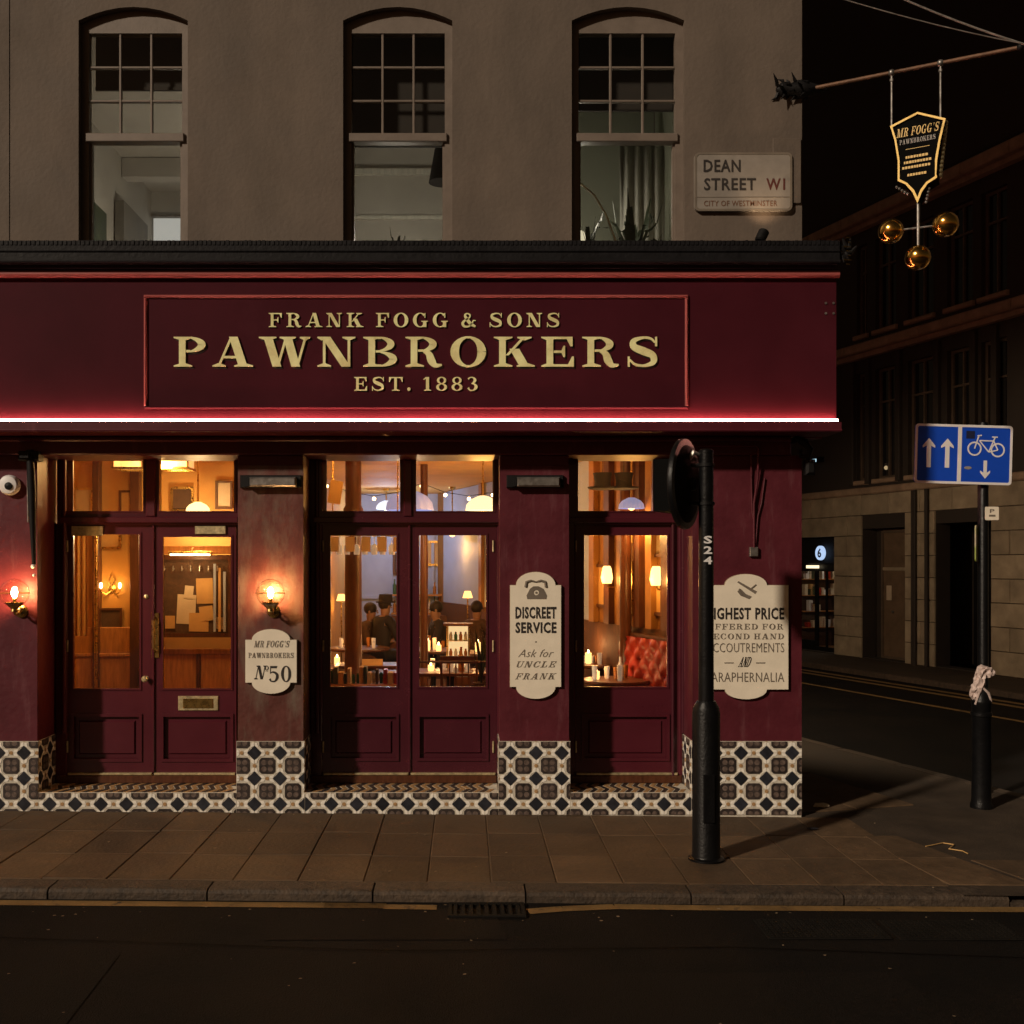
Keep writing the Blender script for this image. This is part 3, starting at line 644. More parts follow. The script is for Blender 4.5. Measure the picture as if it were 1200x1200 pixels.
for i, (x, y, z, e) in enumerate([(-3.0,3.6,5.2,34),( -.7,1.9,5.3,17),(1.0,1.0,5.3,8.0)]):  # unseen lamps added to light the upstairs rooms
    tl = thing('table_lamp', ['lit table lamp out of sight below the left upstairs window', 'lit table lamp out of sight below the middle upstairs window', 'lit table lamp out of sight below the right upstairs window'][i], 'lamp', (x, y, 3.6))
    obj('stand', MB().lathe([(.12,0),(.12,.02),(.02,.05),(.02,z-3.85)], seg=16), M_BRASS, tl, smooth=True)
    obj('shade', MB().lathe([(.17,z-3.95),(.11,z-3.72)], seg=20), glow('lamp_paper', (.9,.8,.55), .8), tl, smooth=True)
    lamp_light(tl, (0,0,z-3.6+.1), e, (1,.90,.74), .08)

# --- cornice (lead covered) and fascia
CY = -.42
xr = X(984, 8.58)
cor = obj('cornice', MB().box(XL, xr, CY, -.0, 4.50, 4.685).box(XL, xr-.02, CY+.03, -.0, 4.475, 4.499), M_LEAD, pub)
dm = MB(); x = XL+.02
while x < xr-.03: dm.box(x, x+.020, CY-.006, CY-.0005, 4.650, 4.684+random.uniform(-.004,.003)); x += .036
q = obj('lead_dentil', dm, M_LEAD, cor); q['kind'] = 'stuff'
obj('lead_roll', MB().tube([(XL,CY-.006,4.515),(xr,CY-.006,4.515)], .014, 8).tube([(XL,CY-.004,4.60),(xr,CY-.004,4.60)], .007, 6), M_LEAD, cor, smooth=True)
FYF = -.30; D_ = 8.70
fr_ = X(980, D_)
fascia = obj('fascia', MB().box(XL, fr_, FYF, -.001, Z(492,D_), 4.472), M_FASCIA, pub)
def bar(x0, x1, z0, z1, y0, y1, c): return MB().cbox(x0, x1, y0, y1, z0, z1, c)
obj('top_moulding', MB().tube([(XL,FYF-.028,4.440),(fr_+.012,FYF-.028,4.440)], .030, 14).box(XL,fr_+.012,FYF-.02,FYF-.0005,4.44,4.472), M_MOULD, fascia, smooth=True)
# raised panel moulding: four mitred rails
px0, px1, pz0, pz1 = X(168,8.67), X(807,8.67), Z(479,8.67), Z(345,8.67)
for nm, (a, b, c, d) in {'t': (px0,px1,pz1-.026,pz1), 'b': (px0,px1,pz0,pz0+.022), 'l': (px0,px0+.026,pz0+.022,pz1-.026), 'r': (px1-.026,px1,pz0+.022,pz1-.026)}.items():
    obj('panel_moulding', MB().cbox(a, b, FYF-.028, FYF-.0005, c, d, .011), M_MOULD if nm != 'b' else M_FASCIA, fascia)
obj('sign_panel', MB().box(px0+.026, px1-.026, FYF-.006, FYF-.0005, pz0+.022, pz1-.026), M_FASCIA, fascia)
LYF = FYF-.008
def fx(p): return X(p, 8.69)
def fz(p): return Z(p, 8.69)
for txt_, a, b, t_, u, gp in [('FRANK FOGG & SONS', 315, 656, 367, 383.5, .34), ('PAWNBROKERS', 204, 772, 395, 430, .24), ('EST. 1883', 415, 560, 442, 458, .34)]:
    big = txt_[0] == 'P'
    obj('lettering', serif(txt_, fx(a), fx(b), fz(u), fz(t_), gp, LYF-.004, .010 if big else .006, space=.62), M_GOLD, fascia)
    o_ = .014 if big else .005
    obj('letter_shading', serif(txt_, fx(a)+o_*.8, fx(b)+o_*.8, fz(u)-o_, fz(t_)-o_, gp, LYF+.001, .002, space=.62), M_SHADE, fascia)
# the fascia turns the corner and runs on down the side street
fe = fr_-.001
def fs2(a, b): p = sp(a, b); return (p[0], p[1])
obj('side_fascia', slab_poly([fs2(.05,.17), fs2(11,.17), fs2(11,.0), fs2(.05,.0)], Z(492,D_), 4.472), M_FASCIA, pub)
obj('side_cornice', slab_poly([fs2(.06,.34), fs2(11,.34), fs2(11,.0), fs2(.06,.0)], 4.475, 4.685), M_LEAD, pub)
zl2 = Z(492.3, 8.66); pa = sp(.05,.195,zl2); pb = sp(11,.195,zl2)
obj('side_led_strip', MB().tube([pa, pb], .0085, 10), glow('led_glow', (1,.36,.27), 75), pub, smooth=True)  # unseen strip, added so its glow reaches the side street
obj('side_ledge', slab_poly([fs2(.06,.24), fs2(11,.24), fs2(11,0), fs2(.06,0)], zl2-.095, zl2-.02), M_MAROON, pub)
# LED strip along the fascia foot and the ledge below it
lz = Z(492.3, 8.66)
led = obj('led_strip', MB().tube([(XL,FYF-.040,lz),(fr_+.002,FYF-.032,lz)], .0085, 10), glow('led_glow', (1,.36,.27), 75), fascia, smooth=True)
obj('ledge', MB().box(XL, fr_+.016, FYF-.075, -.001, lz-.095, lz-.020), M_MAROON, pub)
obj('ledge_bead', MB().tube([(XL,FYF-.070,lz-.085),(fr_+.02,FYF-.070,lz-.085)], .010, 8), M_MAROON, pub, smooth=True)
for z_, x_ in [(340, 968), (352, 968), (340, 977), (352,977)]:
    obj('screw_head', MB().lathe([(.010,0),(.010,.006),(.001,.008)], (X(x_,8.69),FYF-.0,Z(z_+15,8.69)), 10, 'y').mv(0,-.008,0), M_STEEL, fascia)
# --- lintel, ground floor pilasters
LZ0, LZ1 = 3.012, 3.155
obj('lintel', MB().cbox(XL, XR-.10, -.05, .50, LZ0, LZ1+.0, .012), M_MAROON, pub)
obj('lintel_moulding', MB().cbox(XL, XR-.11, -.085, -.051, LZ1-.035, LZ1+.009, .012).box(XL,XR-.12,-.02,.2,LZ1+.0,lz-.096), M_MAROON, pub)
DY = .40; DD = 9+DY
pil = [(XL, X(45)), (X(277), X(357)), (X(584), X(668.5)), (X(810), XR)]
pm = [M_PILAST, M_WORN, M_PILAST, M_PILAST]
PZT = [Z(535), Z(535), Z(535), Z(533)]
for i, (a, b) in enumerate(pil):
    e = .012
    f = MB().plate(rect(a+(e if i else 0), b-(e if i < 3 else 0), .62, LZ0-.001), (), 0.006, .52)
    p = obj('pilaster', f, pm[i], pub)
    if i in (1, 2): obj('pilaster_head', MB().cbox(a+e+.004,b-e-.004,-.008,.005,2.93,LZ0-.002,.004), M_MAROON, p)
obj('side_pier', slab_poly([(XR-.02,.53),sp(.62,0)[:2],sp(.62,-.3)[:2],(XR-.4,.53)], 0, 3.3), M_MAROON, pub)
# --- tiled plinth: cream, black diamond and charcoal square tiles, each a piece proud of the grout
PX0 = X(178.2); PP = 30.0/140; ZR0 = Z(942.3)
def clip(poly, x0, x1, z0, z1):
    def c(poly, f, inter):
        out = []
        for i in range(len(poly)):
            a, b = poly[i-1], poly[i]
            if f(b):
                if not f(a): out.append(inter(a, b))
                out.append(b)
            elif f(a): out.append(inter(a, b))
        return out
    def ix(v): return lambda a, b: (v, a[1]+(b[1]-a[1])*(v-a[0])/(b[0]-a[0]))
    def iz(v): return lambda a, b: (a[0]+(b[0]-a[0])*(v-a[1])/(b[1]-a[1]), v)
    for f, g in [(lambda p: p[0] >= x0, ix(x0)), (lambda p: p[0] <= x1, ix(x1)), (lambda p: p[1] >= z0, iz(z0)), (lambda p: p[1] <= z1, iz(z1))]:
        if not poly: return []
        poly = c(poly, f, g)
    return poly
def tile_poly(kind, cx, cz):
    if kind == 'd': r = PP*.285; return [(cx,cz-r),(cx+r,cz),(cx,cz+r),(cx-r,cz)]
    if kind == 's':
        r = PP*.315; k = PP*.095; return [(cx-r+k,cz-r),(cx+r-k,cz-r),(cx+r,cz-r+k),(cx+r,cz+r-k),(cx+r-k,cz+r),(cx-r+k,cz+r),(cx-r,cz+r-k),(cx-r,cz-r+k)]
    if kind == 'b': r = PP*.075; return arc(cx, cz, r, 0, 315, 7)
ncount = 0
def tile_panel(x0, x1, z0, z1, parent, place, u0=PX0, v0=ZR0, single=True):
    """place(mb) moves xz-plane geometry (front -y) onto its face"""
    if not single: pass
    obj('grout_bed', place(MB().box(x0,x1,0,.006,z0,z1)), M_GROUT, parent)
    e = .003; cream = MB(); brown = MB(); small = MB()
    i0 = math.floor((x0-u0)/PP)-1; i1 = math.ceil((x1-u0)/PP)+1; j0 = math.floor((z0-v0)/PP)-1; j1 = math.ceil((z1-v0)/PP)+1
    for i in range(i0, i1+1):
        for j in range(j0, j1+1):
            for kind, cx, cz in (('d', u0+i*PP, v0+j*PP), ('s', u0+(i+.5)*PP, v0+(j+.5)*PP)):
                q = clip(tile_poly(kind, cx, cz), x0+e, x1-e, z0+e, z1-e)
                if len(q) < 3: continue
                ar = abs(sum(q[k][0]*q[(k+1)%len(q)][1]-q[(k+1)%len(q)][0]*q[k][1] for k in range(len(q)))/2)
                if ar < 2e-4: continue
                h = random.uniform(.0035, .005)
                mb = MB().plate(q, (), -h, 0)
                obj('diamond_tile' if kind == 'd' else 'square_tile', place(mb), M_TBLACK if kind == 'd' else M_TGREY, parent)
                if kind == 's':        # pressed clover relief in the square tile
                    for dx in (-1, 1):
                        for dz in (-1, 1):
                            q = clip(arc(cx+dx*PP*.125, cz+dz*PP*.125, PP*.105, 0, 330, 11), x0+e, x1-e, z0+e, z1-e)
                            if len(q) > 2: small.plate(q, (), -h-.0010, -h+.0003)
            for cx, cz, hor in ((u0+(i+.5)*PP, v0+j*PP, 1), (u0+i*PP, v0+(j+.5)*PP, 0)):
                q = clip(tile_poly('b', cx, cz), x0+e, x1-e, z0+e, z1-e)
                if len(q) > 2: brown.plate(q, (), -.0046, 0)
                for s in (-1, 1):                  # cream hexagons either side of the buff dot
                    for t in (-1, 1):
                        L1, L2, W1 = .085*PP, .375*PP, .105*PP
                        if hor: hx = [(cx+s*L1, cz+t*.012*PP), (cx+s*.12*PP, cz+t*W1), (cx+s*.26*PP, cz+t*W1*1.30), (cx+s*L2*.84, cz+t*.195*PP), (cx+s*.225*PP, cz+t*.012*PP)]
                        else: hx = [(cx+t*.012*PP, cz+s*L1), (cx+t*W1, cz+s*.12*PP), (cx+t*W1*1.30, cz+s*.26*PP), (cx+t*.195*PP, cz+s*L2*.84), (cx+t*.012*PP, cz+s*.225*PP)]
                        ar = sum(hx[k][0]*hx[(k+1)%5][1]-hx[(k+1)%5][0]*hx[k][1] for k in range(5))
                        if ar < 0: hx = hx[::-1]
                        q = clip(hx, x0+e, x1-e, z0+e, z1-e)
                        if len(q) > 2: cream.plate(q, (), -.004, 0)
    for nm, mb, m in (('cream_tile', cream, M_TCREAM), ('buff_tile', brown, M_TBROWN), ('pressed_relief', small, M_PETAL)):
        if mb.v:
            o = obj(nm, place(mb), m, parent); o['kind'] = 'stuff'
plinth = obj('plinth', MB().box(XL, XR-.003, .007, .5, -.12, .19-.006), M_GROUT, pub)
for i, (a, b) in enumerate(pil):
    a_ = X(-70) if i == 0 else a
    obj('plinth_core', MB().box(a_+.008, b-.008, .007, .5, .1845, .619), M_GROUT, plinth)
    tile_panel(a_, b, .003, .62, plinth, lambda mb: mb)
    if i < 3: tile_panel(b, pil[i+1][0], .003, .19, plinth, lambda mb: mb)
def side_place(x, sgn):     # xz-plane panel -> plane x = const; u runs back into the recess
    def f(mb):
        mb.v = [(x+sgn*(-v[1]), v[0], v[2]) for v in mb.v]; return mb
    return f
tile_panel(.008, DY-.0, .19, .62, plinth, side_place(pil[0][1]-.006, 1), u0=.05)
tile_panel(.008, DY-.0, .19, .62, plinth, side_place(pil[1][1]-.006, 1), u0=.05)
tile_panel(.008, DY-.0, .19, .62, plinth, side_place(pil[3][0]+.006, -1), u0=.05)
tile_panel(.008, DY-.0, .19, .62, plinth, side_place(pil[2][0]+.006, -1), u0=.05)
# patterned tread in front of each door: buff and dark slips laid aslant
bays = [(pil[0][1], pil[1][0]), (pil[1][1], pil[2][0]), (pil[2][1], pil[3][0])]
for a, b in bays:
    obj('tread', MB().box(a, b, .012, DY+.12, .184, .1885), M_GROUT, plinth)
    ta = MB(); tb = MB(); x = a+.01
    while x < b-.07:
        for r in range(3):
            y0 = .02+r*.125; s = .045 if r % 2 == 0 else -.045
            (ta if (r+int(x*20)) % 2 else tb).add([(x,y0,.1915),(x+.038,y0,.1915),(x+.038+s,y0+.115,.1915),(x+s,y0+.115,.1915),(x,y0,.188),(x+.038,y0,.188),(x+.038+s,y0+.115,.188),(x+s,y0+.115,.188)], [(0,1,2,3),(0,4,5,1),(1,5,6,2),(2,6,7,3),(3,7,4,0)])
        x += .05
    for mb, m in ((ta, M_TBROWN), (tb, M_TGREY)):
        o = obj('tread_tile', mb, m, plinth); o['kind'] = 'stuff'

# --- doors
def leaf(x0, x1, gx0, gx1, gt, gb, pt, pb, m, dark=False, plx=None):
    """a door leaf: stiles and rails with a glazed light, a raised panel below and a brass weather bar"""
    z0, z1 = Z(908,DD), Z(614,DD); g0, g1, p0, p1 = Z(gb,DD), Z(gt,DD), Z(pb,DD), Z(pt,DD)
    X0, X1, G0, G1 = X(x0,DD), X(x1,DD), X(gx0,DD), X(gx1,DD)
    P0, P1 = (X(plx[0],DD), X(plx[1],DD)) if plx else (G0, G1)
    d = obj('door', MB().plate(rect(X0+.002,X1-.002,z0,z1), [rect(G0,G1,g0,g1)[::-1], rect(P0,P1,p0,p1)[::-1]], DY, DY+.05), m, pub)
    obj('glass', MB().box(G0-.004,G1+.004,DY+.028,DY+.032,g0-.004,g1+.004), M_GLASS, d)
    obj('glazing_bead', frame(G0-.006,G1+.006,g0-.006,g1+.006,.016,DY-.008,DY+.018), m, d)
    obj('panel', MB().cbox(P0+.0,P1-.0,DY+.022,DY+.045,p0,p1,.004), m, d)
    obj('panel_field', MB().cbox(P0+.05,P1-.05,DY+.008,DY+.0215,p0+.05,p1-.05,.012), m, d)
    obj('panel_moulding', frame(P0-.012,P1+.012,p0-.012,p1+.012,.026,DY-.012,DY+.004), m, d)
    obj('weather_bar', MB().cbox(X0+.01,X1-.01,DY-.030,DY-.001,z0-.0,z0+.022,.006), M_BRASSW, d)
    return d
frames = [(M_DOOR, 75, 277), (M_DOORB, 373, 584), (M_DOOR, 671, 797)]
d1 = leaf(79, 180, 85, 165, 625, 808, 838, 891, M_DOOR)
d2 = leaf(180, 277, 190, 272, 628, 808, 838, 891, M_DOOR)
d3 = leaf(378, 480, 386, 466, 626, 806, 838, 890, M_DOORB)
d4 = leaf(480, 582, 490, 571, 626, 806, 838, 890, M_DOORB)
d5 = leaf(674, 795, 683, 783, 626, 806, 838, 890, M_DOOR)
def dx(p): return X(p, DD)
def dz(p): return Z(p, DD)
tl_ = [(M_DOOR, 75, 279, [(76,170),(187,277)]), (M_DOORB, 370, 586, [(377,470),(487,580)]), (M_DOOR, 669, 800, [(676,765)])]
for m, a, b, lights in tl_:
    holes = [rect(dx(p), dx(q), dz(600), dz(533))[::-1] for p, q in lights]
    top = obj('transom_window', MB().plate(rect(dx(a)-.05, dx(b)+.03, dz(615), dz(533)+.03), holes, DY-.03, DY+.06), m, pub)
    obj('transom_bar', MB().cbox(dx(a)-.02, dx(b)+.01, DY-.055, DY-.031, dz(613), dz(606), .006), m, top)
    for p, q in lights: obj('pane', MB().box(dx(p)-.004,dx(q)+.004,DY+.018,DY+.022,dz(600)-.004,dz(533)+.004), M_GLASS, top)
    for p, q in lights: obj('glazing_bead', frame(dx(p)-.005,dx(q)+.005,dz(600)-.005,dz(533)+.005,.012,DY-.036,DY-.0301), m, top)
# jambs
for a, b, m in [(pil[0][1]-.01, dx(79), M_MAROON), (dx(582), pil[2][0]+.03, M_DOORB), (pil[1][1]-.01, dx(378), M_DOORB), (pil[2][1]-.01, dx(674), M_DOOR), (dx(795), pil[3][0]+.02, M_MAROON)]:
    if b > a: obj('door_jamb', MB().cbox(a, b, DY-.012, DY+.06, .19, dz(613.5)-.001, .01), m, pub)
obj('jamb_moulding', MB().tube([(dx(800),DY-.03,.63),(dx(800),DY-.03,LZ0)], .022, 10).tube([(dx(788),DY-.02,.2),(dx(788),DY-.02,dz(613))], .014, 8), M_DOORB, pub, smooth=True)
obj('jamb_moulding', MB().tube([(dx(372),DY-.03,.63),(dx(372),DY-.03,LZ0)], .020, 10), M_DOORB, pub, smooth=True)
obj('jamb_moulding', MB().tube([(dx(76.5),DY-.03,.63),(dx(76.5),DY-.03,LZ0)], .018, 10), M_MAROON, pub, smooth=True)
obj('mullion', MB().cbox(dx(473.5),dx(483.5),DY-.05,DY-.0305,dz(606)+.001,LZ0+.0,.01), M_DOORB, pub)
obj('mullion', MB().cbox(dx(172.5),dx(184),DY-.05,DY-.0305,dz(606)+.001,LZ0+.0,.01), M_MAROON, pub)
obj('astragal', MB().cbox(dx(478.6),dx(481.4),DY-.018,DY-.0005,dz(905),dz(615),.004), M_DOORB, d4)
obj('astragal', MB().cbox(dx(178.6),dx(181.4),DY-.018,DY-.0005,dz(905),dz(615),.004), M_DOOR, d2)
for xx in (79, 180, 276.5, 378, 480, 581.5, 674, 795):
    obj('door_stop', MB().box(dx(xx)-.03, dx(xx)+.03, DY+.0505, DY+.075, .262, LZ0), M_WOOD, pub)
for a_, b_ in ((75,277),(373,584),(671,797)): obj('head_stop', MB().box(dx(a_),dx(b_),DY+.0755,DY+.10,dz(616),dz(602)), M_WOOD, pub)
for a_, b_ in bays: obj('door_sill', MB().cbox(a_+.001, b_-.001, DY-.035, DY+.11, .1925, .258, .006), M_WOOD, pub)
# furniture of the doors
def plate_on(d, name, x0, x1, z0, z1, m, t=.012, c=.004): return obj(name, MB().cbox(dx(x0),dx(x1),DY-t,DY-.0004,dz(z0),dz(z1),c), m, d)
plate_on(d1, 'closer_plate', 84.5, 121, 628, 616.5, M_BRASSW, .02); plate_on(d2, 'closer_plate', 229, 265, 626, 616.5, M_BRASSW, .02)
plate_on(d2, 'pull_plate', 177.5, 186.5, 771, 718, M_BRASS, .010)
hb = MB().tube([(dx(182),DY-.011,dz(764)),(dx(182),DY-.05,dz(760)),(dx(182),DY-.05,dz(727)),(dx(182),DY-.011,dz(723))], .009, 8); obj('pull_handle', hb, M_BRASS, d2, smooth=True)
obj('door_knob', MB().lathe([(.022,0),(.022,-.006),(.010,-.010),(.010,-.03),(.026,-.04),(.028,-.055),(.018,-.066),(.001,-.068)], (dx(171.5),DY,dz(795)), 18, 'y'), M_BRASSW, d1, smooth=True)
obj('lock_rose', MB().lathe([(.020,0),(.020,-.008),(.012,-.014),(.001,-.015)], (dx(171.5),DY,dz(699)), 16, 'y'), M_BRASSW, d1, smooth=True)
lbx = plate_on(d2, 'letterbox', 209, 256, 832.5, 815.5, M_BRASSW, .012)
obj('flap', MB().cbox(dx(215),dx(250),DY-.020,DY-.0125,dz(829.5),dz(818.5),.003), M_BRASS, lbx)
for d, xx in ((d1, 81), (d3, 380.5), (d4, 579.5), (d5, 676.5)):
    for zz in (640, 757, 875): obj('hinge', MB().tube([(dx(xx)-.012,DY-.008,dz(zz)-.05),(dx(xx)-.012,DY-.008,dz(zz)+.05)], .008, 8), M_BRASSW, d, smooth=True)
# interior shell of the ground floor
IZ = .19; CZ = 3.335
obj('floor', slab_poly([(XL+.3,DY+.1),(2.3,DY+.1),(-.4,9.6),(XL+.3,9.6)], .08, IZ), M_FLOOR, pub)
obj('interior_wall', MB().box(XL+.3,-2.05,2.5,2.6,IZ,CZ), M_INT, pub)
obj('interior_wall', MB().box(-2.05,-1.97,.55,2.6,IZ,CZ).box(-2.05,-1.97,2.6,9.6,IZ,CZ), M_INT, pub)
obj('interior_wall', MB().box(-4.45,-4.38,.55,2.5,IZ,CZ), M_INT, pub)
obj('interior_wall', MB().box(-1.97,.2,9.5,9.6,IZ,CZ), M_GREYW, pub)
obj('ceiling', slab_poly([(XL+.3,.53),(2.3,.53),(-.4,9.6),(XL+.3,9.6)], CZ-.03, CZ), M_CEIL, pub)
M_DADO = mat('dark_dado', (.09,.035,.012), .7, var=.3, scale=5, stretch=(6,6,1), bump=.1)
M_GPOST = mat('gilded_post', (.30,.14,.03), .5, var=.25, bump=.1)
# inside face of the raking side wall: plaster, dado and pilaster posts
def ip(a, b, z=0.): return sp(a, -.3-b, z)
obj('interior_wall', slab_poly([ip(.8,.001)[:2], ip(10,.001)[:2], ip(10,.03)[:2], ip(.8,.03)[:2]], 1.45, CZ-.035), mat('brown_panelling', (.26,.115,.022), .6, var=.3, scale=5, stretch=(6,6,1), bump=.08), pub)
obj('dado', slab_poly([ip(.8,.001)[:2], ip(10,.001)[:2], ip(10,.05)[:2], ip(.8,.05)[:2]], IZ, 1.45), M_DADO, pub)
obj('grey_panelling', slab_poly([ip(3.45,.031)[:2], ip(9.6,.031)[:2], ip(9.6,.045)[:2], ip(3.45,.045)[:2]], 1.46, CZ-.04), M_GREYW, pub)  # bluish panel, painted like the reflection in the door glass
for k, a in enumerate([1.35, 1.62, 1.95, 2.22, 2.62, 2.95, 3.35, 5.2, 7.4]):
    obj('wall_post', slab_poly([ip(a,.031)[:2], ip(a+.13,.031)[:2], ip(a+.13,.10)[:2], ip(a,.10)[:2]], 1.451, CZ-.036), M_WOOD if k % 2 else M_GPOST, pub)

# ================================================================== THINGS ON THE SHOPFRONT
def wall_globe(label, px, first=None):
    lx, lz_ = X(px, 8.86), Z(695, 8.86)
    if first:
        t = copy_tree(first); t.location = (lx, 0, lz_); t['label'] = label; return t
    t = thing('globe_wall_lamp', label, 'wall lamp', (lx, 0, lz_), 0, 'lit globe lamps on the pub front')
    obj('back_plate', MB().lathe([(.055,.004),(.055,-.010),(.040,-.022),(.012,-.03)], (0,0,-.155), 20, 'y'), M_BRASS, t, smooth=True)
    obj('arm', MB().tube([(0,-.02,-.155),(0,-.07,-.175),(0,-.125,-.175),(0,-.14,-.15)], .011, 10), M_BRASS, t, smooth=True)
    obj('gallery', MB().lathe([(.012,-.16),(.03,-.15),(.026,-.13),(.055,-.105),(.078,-.075),(.074,-.075),(.045,-.100),(.012,-.12)], (0,-.14,0), 22), M_BRASS, t, smooth=True)
    obj('globe', MB().ball((0,-.14,0), .118, 26, 16), M_GLOBE, t, smooth=True)
    obj('bulb', MB().ball((0,-.14,.005), .024, 14, 10, (1,1,1.9)), glow('bulb_filament', (1,.52,.20), 520), t, smooth=True)
    obj('bulb_cap', MB().lathe([(.016,-.12),(.016,-.045),(.010,-.04)], (0,-.14,0), 12), M_BRASS, t, smooth=True)
    obj('cage_wire', MB().tube([(.119*math.cos(a), -.14+.119*math.sin(a), 0) for a in [i*PI/14 for i in range(29)]], .0025, 6, False), M_BRASS, t)
    return t
g1 = wall_globe('lit round glass globe lamp on the maroon pillar above the number 50 plaque', 317)
wall_globe('lit round glass globe lamp on the maroon wall at the far left edge', 17, g1)

def plaque(name, label, x0, x1, zt, zb, ztop, zbot, ax0, ax1, d=8.97):
    """enamel sign: straight sides, curved head and foot"""
    a, b = X(x0,d), X(x1,d); c = (a+b)/2; h0, h1 = X(ax0,d), X(ax1,d); hw = (h1-h0)/2; hc = (h0+h1)/2
    top = arc(hc, Z(zt,d), hw, 0, 180, 16, Z(ztop,d)-Z(zt,d)); bot = arc(hc, Z(zb,d), hw, 180, 360, 16, Z(zb,d)-Z(zbot,d))
    pts = [(a,Z(zb,d))]+bot+[(b,Z(zb,d)),(b,Z(zt,d))]+top+[(a,Z(zt,d))]
    cl = []
    for p in pts:
        if not cl or math.hypot(p[0]-cl[-1][0], p[1]-cl[-1][1]) > 1e-4: cl.append(p)
    t = thing(name, label, 'sign', (0,0,0))
    obj('board', MB().plate(cl, (), d-9+.004, d-9+.032), M_CREAM, t)
    cx = sum(p[0] for p in cl)/len(cl); cz = sum(p[1] for p in cl)/len(cl)
    grow = [(cx+(p[0]-cx)*1.012, cz+(p[1]-cz)*1.006) for p in cl]
    obj('rim', MB().plate(grow, (), d-9+.010, d-9+.035), M_CREAMEDGE, t)
    return t
PD = 8.97; PYF = PD-9+.004
def fx2(p): return X(p, PD)
def fz2(p): return Z(p, PD)
s1 = plaque('number_plaque', 'small cream shaped plaque with No 50 under the globe lamp on the pillar', 287.5, 347.5, 750, 800, 737.5, 813, 295, 340)
obj('lettering', serif("MR FOGG'S", fx2(298), fx2(339), fz2(758.5), fz2(751), .2, PYF, .002, shear=.2), M_INKG, s1)
obj('lettering', serif("PAWNBROKERS", fx2(291), fx2(344), fz2(771), fz2(765), .2, PYF, .002), M_INKG, s1)
obj('lettering', serif("N", fx2(299), fx2(311), fz2(796), fz2(780), .2, PYF, .002, shear=.2), M_INK, s1)
obj('lettering', serif("o", fx2(310), fx2(315), fz2(791), fz2(780), .2, PYF, .002), M_INK, s1)
obj('lettering', serif("50", fx2(314.5), fx2(341), fz2(799), fz2(780.5), .16, PYF, .002), M_INK, s1)
s2 = plaque('service_sign', 'tall cream sign reading discreet service on the pillar between the doors', 598, 657.5, 686, 805, 670.5, 819, 605, 651)
obj('lettering', sans('DISCREET', fx2(604), fx2(652), fz2(725), fz2(711), PYF, .003, .034), M_INK, s2)
obj('lettering', sans('SERVICE', fx2(604), fx2(652), fz2(742), fz2(729), PYF, .003, .034), M_INK, s2)
obj('lettering', sans('Ask for', fx2(607), fx2(649), fz2(770), fz2(761), PYF, .003, -.008, .45), M_INKG, s2)
obj('lettering', serif('UNCLE', fx2(605), fx2(651), fz2(782), fz2(775), .3, PYF, .002, shear=.45), M_INKG, s2)
obj('lettering', serif('FRANK', fx2(605), fx2(651), fz2(796), fz2(789), .3, PYF, .002, shear=.45), M_INKG, s2)
obj('divider_dot', MB().box(fx2(627),fx2(629),PYF-.002,PYF-.0003,fz2(753),fz2(751.5)), M_INKG, s2)
em = MB()      # engraved old telephone
em.tube([(fx2(x),PYF-.001,fz2(y)) for x, y in [(616,688),(617,682),(622,680.5),(628,682),(634,680.5),(639,682),(640,688)]], [.012,.012,.010,.007,.010,.012,.012], 8)
em.plate([(fx2(618),fz2(702)),(fx2(640),fz2(702)),(fx2(641),fz2(698)),(fx2(637),fz2(690)),(fx2(631),fz2(687)),(fx2(625),fz2(687)),(fx2(621),fz2(690)),(fx2(617),fz2(698))][::1], [arc(fx2(628.5),fz2(694.5),.022,0,-330,11)], PYF-.003, PYF)
em.lathe([(.010,0),(.010,-.004)], (fx2(628.5),PYF,fz2(694.5)), 10, 'y')
obj('telephone_emblem', em, M_INKG, s2)
s3 = plaque('price_sign', 'wide cream sign about second hand goods behind the signal pole on the corner pillar', 822.5, 924, 686, 808, 673, 819.5, 850, 899)
for tx, a, b, u, v, kind in [('HIGHEST PRICE', 827, 919, 726, 712, 'b'), ('OFFERED FOR', 829, 918, 737.5, 731, 's'), ('SECOND HAND', 828, 919, 749, 742.5, 's'), ('ACCOUTREMENTS', 828, 919, 764.5, 753.5, 'n'), ('PARAPHERNALIA', 828, 919, 799, 788, 'n')]:
    if kind == 's': obj('lettering', serif(tx, fx2(a), fx2(b), fz2(u), fz2(v), .25, PYF, .002), M_INKG, s3)
    else: obj('lettering', sans(tx, fx2(a), fx2(b), fz2(u), fz2(v), PYF, .003, .030 if kind == 'b' else -.004), M_INK if kind == 'b' else M_INKG, s3)
obj('lettering', serif('AND', fx2(867), fx2(880), fz2(781.5), fz2(770), .04, PYF, .002, shear=.35), M_INK, s3)
for a, b in ((849, 860), (886, 897)): obj('dash', MB().box(fx2(a),fx2(b),PYF-.002,PYF-.0003,fz2(777.5),fz2(776.3)), M_INKG, s3)
em = MB()      # engraved folding knife and gadget
em.plate([(fx2(864),fz2(682.5)),(fx2(865.5),fz2(681)),(fx2(887),fz2(693)),(fx2(885),fz2(696))][::-1], (), PYF-.003, PYF)
em.plate([(fx2(864),fz2(693)),(fx2(868),fz2(690)),(fx2(874),fz2(696)),(fx2(881),fz2(699)),(fx2(878),fz2(702)),(fx2(868),fz2(698))][::1][::-1], (), PYF-.0034, PYF)
em.tube([(fx2(880),PYF-.002,fz2(690)),(fx2(886),PYF-.002,fz2(685))], .006, 6).tube([(fx2(866),PYF-.002,fz2(690)),(fx2(870),PYF-.002,fz2(698))], .005, 6)
obj('penknife_emblem', em, M_INKG, s3)

